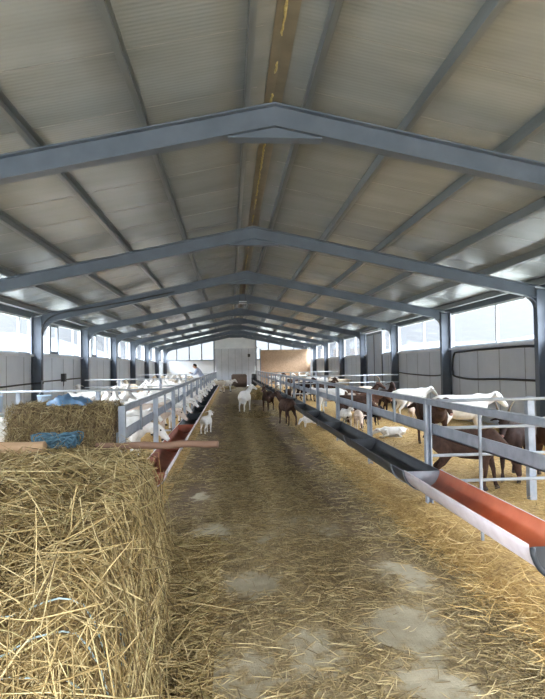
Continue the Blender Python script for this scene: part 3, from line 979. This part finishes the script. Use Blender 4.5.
tag(link('loose_straw', box_strands(3800, bx0 + .03, bx1 - .03, by0, by1, .75, bz, .13, M['straw_floor'], 'fftrl'), bale), kind='stuff')
# heap of blue twine, blue sheet
def tangle(cx, cy, cz, rx, ry, rz, turns, m, nm, parent=None, th=.006):
    mb = MB()
    for j in range(turns):
        pts = []
        a0 = random.uniform(0, 6.28); w = random.uniform(.5, 1.0)
        fx, fy, fz = random.uniform(1, 3), random.uniform(1, 3), random.uniform(1, 4)
        for k in range(26):
            q = k / 25 * 6.28
            pts.append((cx + rx * w * math.cos(fx * q * .6 + a0), cy + ry * w * math.sin(fy * q * .6 + a0 * 1.7), cz + abs(rz * w * math.sin(fz * q * .5 + a0 * .6)) ))
        mb.tube(pts, th, 5)
    return mb.build(nm, m, parent, True)
hz0 = float(heap_h(np.array(-1.5), np.array(4.98)))
tw = tangle(-1.46, 4.95, hz0 + .05, .19, .11, .13, 26, M['twine'], 'twine_bundle')
tag(tw, 'tangled heap of dark blue baling twine in front of the brown bale', 'twine')
bm = bmesh.new(); bmesh.ops.create_grid(bm, x_segments=34, y_segments=20, size=.5)
for v in bm.verts:
    x, y = v.co.x, v.co.y
    e = max(0, 1 - (abs(x) * 2) ** 4) * max(0, 1 - (abs(y) * 2) ** 4)
    h = .015 + e * (.03 + .09 * float(fbm(np.array(x * 7 + 4), np.array(y * 7 + 9), 91)))
    v.co = Vector((-1.58 + x * .38 + .03 * math.sin(y * 9), by0 + .25 + y * .38 + .03 * math.sin(x * 11), bz + h))
me = bpy.data.meshes.new('plastic_sheet'); bm.to_mesh(me); bm.free(); me.materials.append(M['tarp'])
me.polygons.foreach_set('use_smooth', [True] * len(me.polygons))
sh = link('plastic_sheet', me); so = sh.modifiers.new('solid', 'SOLIDIFY'); so.thickness = .004
tag(sh, 'crumpled blue plastic sheet lying on top of the brown bale', 'plastic sheet')
# wooden pole and reddish beam on the back of the heap
def pole_on_heap(name, xa, xb, y, r, m, label, sq=False, dz=0.0):
    zs = [float(heap_h(np.array(x), np.array(y))) for x in np.linspace(min(xa, -2.9), min(xb, -.75), 8)]
    z = max(zs) + r * .9 + .02 + dz
    mb = MB()
    n = 10; pts = [(xa + (xb - xa) * k / n, y + .012 * math.sin(k), z + .006 * math.cos(k * 1.7)) for k in range(n + 1)]
    mb.tube(pts, [r * (1 + .05 * math.sin(k * 2.1)) for k in range(n + 1)], 12 if not sq else 4)
    o = mb.build(name, M[m], smooth=not sq, bevel=.01)
    return tag(o, label, 'beam')
pole_on_heap('wooden_pole', -3.1, -1.51, 4.78, .056, 'wood', 'pale round wooden pole lying on the straw heap at the left edge')
pole_on_heap('wooden_beam', -1.15, -.11, 4.95, .031, 'wood_red', 'reddish wooden beam lying across the straw heap, end jutting into the alley')

# pen bedding
def bedding(name, x0, x1, y0, y1, seed, label, near):
    gx = np.arange(x0, x1 + .01, .08); gy = np.concatenate([np.arange(y0, 16, .1), np.arange(16, y1, .5), [y1]])
    X, Y = np.meshgrid(gx, gy)
    wob = .30 * fbm(Y * 1.1 + 2, Y * .3, seed + 9)
    ed = np.clip((np.minimum(X - x0, x1 - X) - wob + .06) / .22, 0, 1)
    H = (LIT - .03 + .05 * fbm(X * 1.5, Y * 1.5, seed) + .02 * fbm(X * 7, Y * 7, seed + 3)) * (.15 + .85 * ed) - .02
    ny, nx = X.shape; idx = np.arange(ny * nx).reshape(ny, nx)
    FQ = np.stack([idx[:-1, :-1], idx[:-1, 1:], idx[1:, 1:], idx[1:, :-1]], -1).reshape(-1, 4)
    o = link(name, np_mesh(name, np.stack([X, Y, H], -1).reshape(-1, 3), FQ, M['bedding'], None, True))
    tag(o, label, 'straw', None, 'stuff')
    n = near
    d = y0 + (14 - y0) * rng.random(n) ** 1.3
    x = rng.uniform(x0 + .1, x1 - .1, n)
    P = np.stack([x, d, np.full(n, LIT) + rng.uniform(-.01, .03, n)], -1)
    T = rng.normal(size=(n, 3)); T[:, 2] *= .25
    tag(link('loose_straw', strands_mesh('loose_straw', P, T, rng.uniform(.08, .25, n), rng.uniform(.004, .007, n), M['straw_gold']), o), kind='stuff')
    return o
bedding('straw_bedding', RFX - .42, XRT - .01, YF, YE - .15, 5, 'golden straw bedding covering the right pens', 9000)
bedding('straw_bedding', XL + .01, LFX + .28, 5.4, YE - .15, 9, 'straw bedding covering the left pens under the white goats', 2500)

# loose straw on the alley floor
def litter(n, y0, y1, pw, Lm, wd, gold=False):
    m = n * 3
    y = y0 + (y1 - y0) * rng.random(m) ** pw
    x = rng.uniform(-1.3, 2.3, m)
    dens = np.clip(1.0 - 1.1 * np.clip(bare_f(x, y) * 1.3, 0, 1) - .9 * np.clip(dirt_f(x, y), 0, 1), .04, 1)
    dens *= np.clip(.25 + 1.25 * fbm(x * 1.9, y * 1.6, 77), .1, 1.2)
    dens *= 1 + .9 * np.exp(-((x - 1.75) / .35) ** 2) + 1.6 * np.exp(-((x - edge_x(y) - .1) / .22) ** 2) * (y < 6)
    keep = rng.random(m) < dens * .75
    x, y = x[keep][:n], y[keep][:n]; k = len(x)
    P = np.stack([x, y, .0 + rng.uniform(-.008, .022, k)], -1)
    T = rng.normal(size=(k, 3)); T[:, 2] *= .12
    return strands_mesh('loose_straw', P, T, rng.uniform(.4, 1.4, k) * Lm, rng.uniform(.7, 1.3, k) * wd, M['straw_floor'], .2)
o = link('alley_straw', litter(34000, 2.0, 9.0, 1.5, .12, .0047)); tag(o, 'loose straw stalks littering the near alley floor', 'straw', None, 'stuff')
o = link('alley_straw', litter(16000, 8.0, 24.0, 1.6, .15, .006)); tag(o, 'loose straw scattered down the far alley floor', 'straw', None, 'stuff')
n = 4600
yy = 2.8 + 9 * rng.random(n) ** 1.1; xx = 1.92 + rng.normal(0, .2, n)
P = np.stack([xx, yy, .02 + rng.uniform(0, .05, n) + .08 * np.clip((xx - 1.8) / .4, 0, 1)], -1)
T = rng.normal(size=(n, 3)); T[:, 2] *= .2
o = link('alley_straw', strands_mesh('loose_straw', P, T, rng.uniform(.06, .17, n), rng.uniform(.0035, .0055, n), M['straw_gold'], .2))
tag(o, 'golden loose straw strewn under the right feed trough', 'straw', None, 'stuff')
# small mounds of straw further down the alley
def mound(x, y, r, h, label, n=500):
    bm = bmesh.new(); bmesh.ops.create_uvsphere(bm, u_segments=24, v_segments=12, radius=1)
    for v in bm.verts:
        k = .8 + .4 * float(fbm(np.array(v.co.x * 2 + x), np.array(v.co.y * 2 + y), 33))
        v.co = Vector((v.co.x * r * k, v.co.y * r * k * 1.3, max(v.co.z, 0) * h * k - .02))
    me = bpy.data.meshes.new('straw_mound'); bm.to_mesh(me); bm.free(); me.materials.append(M['bale_core'])
    me.polygons.foreach_set('use_smooth', [True] * len(me.polygons))
    o = link('straw_mound', me, None, (x, y, 0)); tag(o, label, 'straw')
    q = rng.uniform(0, 6.28, n); s = np.sqrt(rng.random(n)) * r
    P = np.stack([s * np.cos(q), s * np.sin(q) * 1.3, h * np.sqrt(np.clip(1 - (s / r) ** 2, 0, 1)) * .9], -1)
    T = rng.normal(size=(n, 3)); T[:, 2] *= .4
    tag(link('loose_straw', strands_mesh('loose_straw', P, T, rng.uniform(.1, .3, n), rng.uniform(.008, .014, n), M['straw_floor']), o), kind='stuff')
mound(1.35, 27.5, .5, .55, 'tan straw mound at the right side of the alley behind the brown goats')
mound(.75, 18.2, .55, .10, 'low dark patch of straw in the alley in front of the white goat')
mound(-.2, 40.5, .6, .2, 'low straw mound before the far sliding door')

# ------------------------------------------------------------------ far end things
t = empty('tan_partition', (0, 0, 0))
m = MB()
pts = [(2.25, 41.6), (5.6, 41.6)] + [(5.6 + .38 * math.sin(q), 41.6 + .38 * (1 - math.cos(q)) * 1.6) for q in (.3, .6, .9, 1.2, 1.5)]
for a, b in zip(pts[:-1], pts[1:]):
    m.add([(a[0], a[1], .2), (b[0], b[1], .2), (b[0], b[1], 2.74), (a[0], a[1], 2.74), (a[0], a[1] + .05, .2), (b[0], b[1] + .05, .2), (b[0], b[1] + .05, 2.74), (a[0], a[1] + .05, 2.74)],
          [(0, 1, 2, 3), (4, 7, 6, 5), (0, 4, 5, 1), (3, 2, 6, 7), (0, 3, 7, 4), (1, 5, 6, 2)])
m.build('board', M['tan_panel'], t)
MB().box(2.17, 2.25, 41.55, 41.65, 0, 2.85).build('post', M['galv_dull'], t)
MB().box(5.0, 5.08, 41.66, 41.74, 0, 2.7).build('post', M['galv_dull'], t)
tag(t, 'tall tan partition with a curved right end, across the far right pen', 'partition')
# brown round bale before the door
bm = bmesh.new(); bmesh.ops.create_cone(bm, cap_ends=True, segments=40, radius1=.5, radius2=.5, depth=1.15)
bmesh.ops.bevel(bm, geom=[e for e in bm.edges if abs(e.verts[0].co.z - e.verts[1].co.z) < .01 and len(e.link_faces) == 2], offset=.07, segments=4, affect='EDGES')
for v in bm.verts: v.co += Vector((random.uniform(-.01, .01),) * 3); v.co.z *= 1
bmesh.ops.rotate(bm, verts=bm.verts, cent=(0, 0, 0), matrix=Matrix.Rotation(PI / 2, 3, 'Y'))
me = bpy.data.meshes.new('round_bale'); bm.to_mesh(me); bm.free(); me.materials.append(M['brown_bale'])
o = link('round_bale', me, None, (.66, 43.0, .49)); tag(o, 'dark brown round bale in front of the far sliding door', 'bale')
t = empty('barrel', (1.78, 42.6, 0))
m = MB(); n = 18
pr = [(.02, 0), (.20, 0), (.215, .05), (.205, .3), (.22, .33), (.205, .36), (.205, .62), (.22, .65), (.205, .68), (.2, .95), (.17, .98), (.02, .98)]
vs = [(r * math.cos(2 * PI * k / n), r * math.sin(2 * PI * k / n), z) for r, z in pr for k in range(n)]
fs = [(i * n + k, i * n + (k + 1) % n, (i + 1) * n + (k + 1) % n, (i + 1) * n + k) for i in range(len(pr) - 1) for k in range(n)] + [tuple(range(n - 1, -1, -1)), tuple((len(pr) - 1) * n + k for k in range(n))]
m.add(vs, fs); m.build('drum', M['dark_bin'], t, True)
MB().tube([(.17 * math.cos(q), .17 * math.sin(q), .985) for q in [2 * PI * k / 16 for k in range(17)]], .012, 6).build('rim', M['black_plastic'], t, True)
tag(t, 'black barrel standing at the right edge of the far sliding door', 'barrel')
t = empty('wall_lamp', (1.52, YE - .12, 0))
MB().box(-.1, .1, -.16, 0, 2.3, 2.55).build('housing', M['dark_bin'], t, bevel=.02); MB().box(-.08, .08, -.17, -.16, 2.32, 2.5).build('lens', M['lamp_body'], t)
tag(t, 'small dark lamp mounted on the far sliding door', 'lamp')

# ------------------------------------------------------------------ goats
def remeshed(mb, voxel, name, smooth=4):
    o = mb.build('tmp', [])
    r = o.modifiers.new('r', 'REMESH'); r.mode = 'VOXEL'; r.voxel_size = voxel
    s = o.modifiers.new('s', 'SMOOTH'); s.factor = .5; s.iterations = smooth
    dg = bpy.context.evaluated_depsgraph_get()
    me = bpy.data.meshes.new_from_object(o.evaluated_get(dg), depsgraph=dg)
    me.name = name
    bpy.data.objects.remove(o)
    me.polygons.foreach_set('use_smooth', [True] * len(me.polygons))
    return me


def rot(v, c, a):
    v = Vector(v) - Vector(c)
    return Vector(c) + Vector((v.x * math.cos(a) - v.y * math.sin(a), v.x * math.sin(a) + v.y * math.cos(a), v.z))


def goat_pose(name, neck, hdir, yaw=0.0, step=(0, 0, 0, 0), lying=False, kid=False, udder=False, horns=True):
    """faces +x, feet on z = 0; neck = head joint (x, z), hdir = direction of the face (x, z)"""
    m = MB()
    dz = -.35 if lying else 0
    T = [(-.46, .60, .03, .05), (-.43, .605, .075, .10), (-.36, .60, .112, .145), (-.24, .585, .135, .165), (-.06, .555, .155, .19), (.10, .552, .15, .19), (.22, .565, .122, .18), (.31, .58, .092, .15), (.37, .59, .06, .10), (.39, .595, .03, .05)]
    m.loft([((x, 0, z + dz), a, b) for x, z, a, b in T], 18)
    nb = Vector((.25, 0, .645 + dz)); nc = Vector((.25, 0, .66 + dz))
    he = Vector((neck[0], 0, neck[1] + dz))
    he = rot(he, nb, yaw)
    mid = nb.lerp(he, .5) + Vector((.015, 0, -.015))
    side = rot((0, 1, 0), (0, 0, 0), yaw * .7)
    m.loft([(nb - (he - nb) * .22, .07, .10, (0, 1, 0)), (nb, .082, .125, (0, 1, 0)), (mid, .064, .085, side), (he, .052, .062, side), (he + (he - nb).normalized() * .035, .03, .035, side)], 14)
    hd = Vector((hdir[0], 0, hdir[1])).normalized(); hd = rot(hd, (0, 0, 0), yaw * 1.15)
    hs = rot((0, 1, 0), (0, 0, 0), yaw * 1.15)
    hu = hd.cross(hs).normalized()
    if hu.z < 0: hu = -hu
    k = 1.25 if kid else 1.0
    H = [(-.075, .03, .03, 0.0), (-.055, .05, .055, 0.0), (0, .06, .07, 0.0), (.055, .056, .066, -.004), (.11, .045, .052, -.012), (.165, .036, .042, -.02), (.205, .034, .037, -.024), (.232, .028, .03, -.026), (.246, .014, .016, -.027)]
    m.loft([(he + hd * (a * k) + hu * (d_ * k), b * k, c * k, hs) for a, b, c, d_ in H], 14)
    for s in (1, -1):                          # ears: flat drooping leaves
        e0 = he + hd * (-.02 * k) + hs * (s * .045 * k) + hu * .025
        out = (hs * s * .9 - hu * .30 - hd * .25).normalized()
        ft = hd
        m.loft([(e0, .016 * k, .012, ft), (e0 + out * .05 * k, .03 * k, .010, ft), (e0 + out * .105 * k - hu * .01, .026 * k, .009, ft), (e0 + out * .15 * k - hu * .022, .010 * k, .008, ft)], 10)
    hoofs = []
    for i, s in ((0, 1), (1, -1)):
        st = step[i]
        if lying:
            m.loft([((.24, s * .08, .30), .06, .07), ((.20, s * .11, .12), .045, .05), ((.34, s * .13, .05), .032, .034), ((.46, s * .12, .035), .026, .028), ((.36, s * .12, .028), .022, .022)], 10)
        else:
            m.loft([((.24, s * .075, .60), .05, .08), ((.245, s * .088, .48), .055, .075), ((.225 + st * .3, s * .09, .385), .042, .05), ((.245 + st * .6, s * .088, .25), .03, .032), ((.245 + st * .8, s * .088, .14), .019, .021), ((.245 + st, s * .088, .065), .024, .026), ((.262 + st, s * .088, .03), .026, .032), ((.268 + st, s * .088, 0), .029, .038)], 10)
            hoofs.append((.265 + st, s * .088))
    for i, s in ((2, 1), (3, -1)):
        st = step[i]
        if lying:
            m.loft([((-.30, s * .09, .28), .08, .11), ((-.14, s * .16, .14), .06, .07), ((-.28, s * .19, .05), .036, .036), ((-.14, s * .19, .035), .026, .026), ((-.04, s * .18, .03), .024, .024)], 10)
        else:
            m.loft([((-.33, s * .07, .62), .06, .09), ((-.31, s * .092, .52), .072, .12), ((-.26 + st * .3, s * .1, .41), .055, .08), ((-.33 + st * .6, s * .096, .31), .034, .042), ((-.405 + st * .8, s * .094, .245), .026, .032), ((-.40 + st * .9, s * .094, .15), .019, .022), ((-.392 + st, s * .094, .065), .023, .026), ((-.375 + st, s * .094, .03), .026, .032), ((-.368 + st, s * .094, 0), .029, .038)], 10)
            hoofs.append((-.37 + st, s * .094))
    m.loft([((-.41, 0, .66 + dz), .03, .03), ((-.47, 0, .68 + dz), .028, .02), ((-.52, 0, .655 + dz), .03, .016), ((-.555, 0, .60 + dz), .014, .01)], 10)
    if udder: m.loft([((-.30, 0, .50), .07, .09), ((-.27, 0, .40), .085, .09), ((-.25, 0, .33), .06, .06), ((-.245, 0, .285), .02, .02)], 12)
    me = remeshed(m, .0135 if not kid else .015, name)
    me.materials.append(None); me.materials.append(M['hoof']); me.materials.append(M['nose'])
    tip = he + hd * (.236 * k) + hu * (-.026 * k)
    mi = []
    for p in me.polygons:
        c = p.center; q = 0
        if not lying and c.z < .045: q = 1
        elif (c - tip).length < .026 * k: q = 2
        mi.append(q)
    me.polygons.foreach_set('material_index', mi)
    if lying: zmin = min(v.co.z for v in me.vertices); [setattr(v.co, 'z', v.co.z - zmin) for v in me.vertices]
    # horns and eyes
    parts = []
    off = Vector((0, 0, 0)) if not lying else Vector((0, 0, -zmin))
    if horns:
        for s in (1, -1):
            b = he + hd * (.0) + hs * (s * .026) + hu * .055 + off
            pts = [b + (hu * math.sin(q) * .13 - hd * (1 - math.cos(q)) * .15 + hs * s * .05 * q) for q in (0, .35, .7, 1.05, 1.4, 1.75)]
            parts.append(('horn', MB().tube(pts, [.017, .016, .014, .011, .008, .004], 8).mesh('horn', M['horn'], True)))
    for s in (1, -1):
        b = he + hd * (.05 * k) + hs * (s * .054 * k) + hu * (.022 * k) + off
        e = MB()
        e.loft([(b - hs * s * .010, .003, .003, hd), (b - hs * s * .006, .0125 * k, .0125 * k, hd), (b, .012 * k, .012 * k, hd), (b + hs * s * .005, .006 * k, .006 * k, hd)], 8)
        parts.append(('eye', e.mesh('eye', M['eye'], True)))
    return me, parts


POSES = {
    'up': goat_pose('goat', (.44, .90), (.85, -.45), udder=True),
    'up_plain': goat_pose('goat', (.44, .90), (.85, -.42), step=(.05, -.04, -.05, .05), horns=False),
    'mid': goat_pose('goat', (.50, .76), (.8, -.55), step=(-.03, .02, .03, -.03)),
    'left': goat_pose('goat', (.44, .88), (.85, -.4), yaw=.8, step=(.03, -.03, .04, -.04)),
    'right': goat_pose('goat', (.43, .89), (.85, -.4), yaw=-.85, step=(-.03, .03, .04, -.04), horns=False, udder=True),
    'fwd': goat_pose('goat', (.54, .72), (.75, -.62), step=(.04, -.05, 0, .05), horns=False),
    'trough': goat_pose('goat', (.57, .56), (.72, -.6), step=(.02, -.02, 0, .03), horns=False),
    'down': goat_pose('goat', (.54, .42), (.28, -.9), step=(.06, -.06, -.02, .06)),
    'lie': goat_pose('goat', (.42, .90), (.88, -.3), lying=True, horns=False),
    'lie_low': goat_pose('goat', (.52, .62), (.9, -.35), lying=True, horns=False, kid=True),
    'kid': goat_pose('goat', (.40, .86), (.9, -.35), step=(.02, -.03, .03, -.02), kid=True, horns=False),
    'kid_down': goat_pose('goat', (.52, .56), (.6, -.75), step=(.04, -.03, .02, -.04), kid=True, horns=False),
}
def goat(x, y, deg, pose, ct, label, group=None, z=None, sc=1.0, nohorn=False):
    me, parts = POSES[pose]
    if abs(y - 30.0) < .55 and abs(x + 1.5) < .7: return None
    inpen = x < LFX or x > RFX
    zz = (LIT - .012 if inpen else -.004) if z is None else z
    o = link('goat', me, None, (x, y, zz), math.radians(deg))
    o.scale = (sc, sc, sc)
    o.material_slots[0].link = 'OBJECT'; o.material_slots[0].material = COAT[ct]
    for nm, pm in parts:
        if nohorn and nm == 'horn': continue
        c = link(nm, pm, o)
    tag(o, label, 'goat', group)
    return o


# in the alley
goat(.50, 19.8, 72, 'right', 'white', 'white goat seen from behind, walking down the middle of the alley')
goat(1.30, 20.0, -112, 'up', 'brown', 'horned brown goat facing the viewer in the alley, left of the other brown one', sc=.93)
goat(1.50, 15.3, 108, 'left', 'brown', 'brown goat standing nearest in the alley, beside the black trough', sc=.95)
goat(-.75, 34.5, 175, 'fwd', 'cream', 'pale goat at the far end of the alley, left of the sliding door')
goat(-.25, 35.6, 10, 'fwd', 'pied', 'patched pale goat at the far end of the alley before the round bale')
goat(-.58, 13.7, 70, 'kid', 'white', 'white kid in the alley beside the left feed trough', sc=.58)
goat(1.93, 14.0, 200, 'kid_down', 'white', 'white kid poking out under the black right trough', sc=.45)
# right pens, near
goat(2.74, 6.45, -30, 'down', 'brown', 'brown goat with lowered head behind the terracotta trough', sc=.93, nohorn=True)
goat(3.50, 6.85, -128, 'mid', 'dark', 'dark brown horned goat behind the thick post of the near cross fence', sc=1.0)
goat(3.95, 6.75, -105, 'fwd', 'bpied', 'brown and white goat at the right edge of the view')
goat(4.12, 9.95, -4, 'fwd', 'white', 'large white goat in the right pen behind the near cross fence', sc=1.18)
goat(3.52, 9.75, -88, 'fwd', 'brown', 'brown goat peering out right behind the nearest fence post', sc=1.12)
goat(4.75, 14.7, 8, 'fwd', 'white', 'white goat side-on near the right wall, left of the brown goat', sc=1.06)
goat(4.30, 15.5, -84, 'up_plain', 'dark', 'dark brown goat facing the viewer left of the side-on white goat')
goat(3.95, 16.3, -70, 'left', 'brown', 'brown goat facing out behind the dark brown one')
goat(3.18, 11.05, 172, 'lie_low', 'white', 'small white kid lying on the golden bedding', sc=.56)
goat(4.55, 14.0, -130, 'kid', 'pink', 'pinkish kid standing in front of the side-on white goat', sc=.52)
goat(4.72, 13.1, 150, 'lie', 'dark', 'dark brown goat lying in the right pen in front of the side-on white goat', sc=.9)
goat(3.36, 13.4, -40, 'kid', 'black', 'black kid next to the second fence post on the right', sc=.5)
goat(2.85, 13.0, -28, 'down', 'brown', 'brown goat with lowered head and pale rear behind the right fence', nohorn=True)
goat(3.25, 13.9, -20, 'fwd', 'bpied', 'brown goat with white patches beside the lowered-head one')
goat(2.55, 12.6, -75, 'kid', 'pied', 'patched kid at the right fence under the wide rail', sc=.62)
goat(2.80, 12.35, -95, 'kid_down', 'pink', 'pale kid grazing at the right fence beside the patched kid', sc=.6)
goat(2.95, 16.9, 160, 'fwd', 'white', 'white goat behind the right fence with a brown neighbour')
goat(3.55, 17.4, 190, 'up_plain', 'brown', 'brown goat with raised head behind the white one at the right fence')
goat(4.15, 17.9, 200, 'fwd', 'cream', 'cream goat resting near the second cross fence on the right')
# right pens, far
far = [('white', .38), ('brown', .3), ('cream', .14), ('pied', .1), ('dark', .08)]
def pick(lst):
    r = random.random(); s = 0
    for c, w in lst:
        s += w
        if r < s: return c
    return lst[0][0]
used = []
def free(x, y, d=.75):
    for a, b in used:
        if (a - x) ** 2 + (b - y) ** 2 < d * d: return False
    used.append((x, y)); return True
cname = dict(white='white', brown='brown', cream='cream', pied='patched white', dark='dark brown')
for band, (ya, yb), cnt, lb in ((0, (20.6, 30.4), 12, 'beyond the second cross fence of the right pen'), (1, (31.8, 40.8), 11, 'in the farthest right pen by the tan partition')):
    c = 0; tries = 0
    while c < cnt and tries < 400:
        tries += 1
        x, y = random.uniform(2.75, 5.4), random.uniform(ya, yb)
        if not free(x, y, .95): continue
        ct = pick(far)
        goat(x, y, random.uniform(0, 360), random.choice(['up', 'up_plain', 'fwd', 'left', 'right', 'lie']), ct, cname[ct] + ' goat ' + lb, cname[ct] + ' goats ' + lb, nohorn=True)
        c += 1
# left pens: goats at the trough
y = 8.55; k = 0
while y < 42:
    if abs(y - 10.5) > .45 and abs(y - 19.8) > .4 and abs(y - 31) > .4:
        ct = 'white' if k != 2 else 'pink'
        pl = random.choice(['trough', 'trough', 'fwd'])
        x = -1.60 + random.uniform(-.05, .03) - (.28 if pl == 'fwd' else 0)
        used.append((x, y))
        if y < 14:
            lab = {0: 'white goat reaching into the left trough nearest the bales', 1: 'white goat at the reddish left trough, next after the nearest', 2: 'pinkish white goat with its head at the left trough'}.get(k, 'white goat at the left trough, %s in the row from the bales' % ORD[min(k, 11)])
            goat(x, y, random.uniform(-8, 8), pl, ct, lab, 'goats feeding at the left trough')
        else:
            goat(x, y, random.uniform(-10, 10), pl, 'white', 'white goat feeding in the row along the far left trough', 'goats along the far left trough')
        k += 1
    y += random.uniform(.85, 1.25)
# left pens: the herd
near = [(-2.55, 12.2, 40, 'up_plain', 'white goat with raised head behind the nearest left cross rail'),
        (-3.15, 12.9, -60, 'fwd', 'white goat facing the viewer behind the left cross rail, right of the pails'),
        (-2.45, 13.6, 160, 'right', 'white goat turning its head, second row behind the left cross rail'),
        (-3.9, 14.2, 10, 'fwd', 'white goat side-on near the left wall column'),
        (-2.7, 9.3, -20, 'up_plain', 'white goat just behind the brown bale, in the nearest left pen'),
        (-3.6, 8.6, 30, 'fwd', 'white goat at the left edge of the view behind the pole'),
        (-2.6, 7.6, 15, 'lie', 'white goat lying behind the brown bale'),
        (-3.1, 15.6, 100, 'up_plain', 'white goat standing away from the viewer in the middle left pen')]
for x, y, d, p, lb in near:
    used.append((x, y)); goat(x, y, d, p, 'white', lb, 'white goats in the near left pens')
for (ya, yb), cnt, lb in (((16.0, 19.2), 8, 'crowded before the second left cross fence'), ((20.4, 30.4), 20, 'crowded in the middle left pen'), ((31.6, 43.5), 17, 'crowded in the farthest left pen')):
    c = 0; tries = 0
    while c < cnt and tries < 500:
        tries += 1
        x, y = random.uniform(-4.6, -2.35), random.uniform(ya, yb)
        if not free(x, y, .8): continue
        goat(x, y, random.uniform(0, 360), random.choice(['up_plain', 'fwd', 'right', 'lie', 'up_plain']), 'white' if random.random() < .85 else 'cream', 'pale goat ' + lb, 'goats ' + lb)
        c += 1

# ------------------------------------------------------------------ person leaning over the left fence
def person(x, y, deg):
    """faces +x, bent forward at the hips"""
    b = MB(); cl = MB(); tr = MB(); hr = MB()
    hip, sh, hd = Vector((-.05, 0, .90)), Vector((.22, 0, 1.30)), Vector((.36, 0, 1.47))
    # one continuous body
    b.loft([((-.06, 0, .82), .13, .10), ((-.05, 0, .92), .155, .115), ((.06, 0, 1.08), .14, .10), ((.17, 0, 1.24), .17, .11), ((.235, 0, 1.33), .11, .08), ((.27, 0, 1.38), .052, .052), ((.31, 0, 1.42), .052, .055)], 14)
    b.loft([((.30, 0, 1.40), .05, .06), ((.325, 0, 1.43), .068, .085), ((.36, 0, 1.48), .076, .098), ((.39, 0, 1.53), .07, .085), ((.41, 0, 1.565), .04, .045)], 14)
    b.loft([((.435, 0, 1.462), .012, .012), ((.455, 0, 1.450), .014, .016), ((.46, 0, 1.43), .008, .008)], 8)
    for s in (1, -1):
        b.loft([((-.05, s * .09, .88), .085, .095), ((-.02, s * .1, .68), .072, .08), ((0, s * .1, .48), .054, .058), ((-.03, s * .1, .28), .05, .056), ((-.05, s * .1, .09), .036, .04), ((.0, s * .1, .04), .04, .045), ((.11, s * .11, .025), .038, .028), ((.17, s * .11, .02), .025, .018)], 10)
        b.loft([((.19, s * .15, 1.29), .06, .06), ((.26, s * .2, 1.20), .048, .05), ((.36, s * .21, 1.06), .04, .042), ((.46, s * .19, 1.06), .036, .036), ((.56, s * .16, 1.12), .028, .028), ((.62, s * .15, 1.15), .036, .018)], 10)
        for f in range(4): b.loft([((.62, s * (.125 + .017 * f), 1.15), .009, .009), ((.66, s * (.122 + .018 * f), 1.15), .0085, .0085), ((.688 - .006 * abs(f - 1.5), s * (.122 + .018 * f), 1.13), .007, .007)], 6)
        b.loft([((.60, s * .125, 1.14), .011, .011), ((.635, s * .10, 1.135), .009, .009)], 6)
        b.loft([((.355, s * .073, 1.455), .012, .02), ((.35, s * .086, 1.47), .008, .026)], 6)
    me = remeshed(b, .011, 'person', 3)
    me.materials.append(M['skin'])
    o = link('person', me, None, (x, y, LIT - .01), math.radians(deg))
    # clothing follows the body
    cl.loft([((-.075, 0, .80), .165, .13), ((-.055, 0, .92), .178, .14), ((.06, 0, 1.08), .162, .122), ((.17, 0, 1.24), .19, .128), ((.235, 0, 1.335), .125, .09), ((.265, 0, 1.372), .07, .066)], 16)
    for s in (1, -1):
        cl.loft([((.18, s * .14, 1.29), .078, .075), ((.26, s * .203, 1.20), .064, .064), ((.36, s * .212, 1.055), .054, .056), ((.46, s * .192, 1.055), .05, .05), ((.545, s * .165, 1.11), .04, .04)], 12)
        tr.loft([((-.055, s * .085, .90), .10, .125), ((-.02, s * .1, .68), .088, .096), ((0, s * .1, .48), .07, .075), ((-.03, s * .1, .28), .066, .072), ((-.05, s * .1, .09), .058, .062)], 12)
    link('jacket', remeshed(cl, .014, 'jacket', 3), o).data.materials.append(M['jacket'])
    link('trousers', remeshed(tr, .014, 'trousers', 3), o).data.materials.append(M['trousers'])
    hr.loft([((.285, 0, 1.46), .06, .05), ((.315, 0, 1.51), .083, .085), ((.365, 0, 1.545), .084, .075), ((.41, 0, 1.575), .06, .04), ((.43, 0, 1.575), .03, .02)], 14)
    link('hair', remeshed(hr, .012, 'hair', 3), o).data.materials.append(M['hair'])
    tag(o, 'person in a pale blue jacket with dark hair, leaning forward at the far left fence', 'person')
    return o
person(-1.50, 30.0, 172)
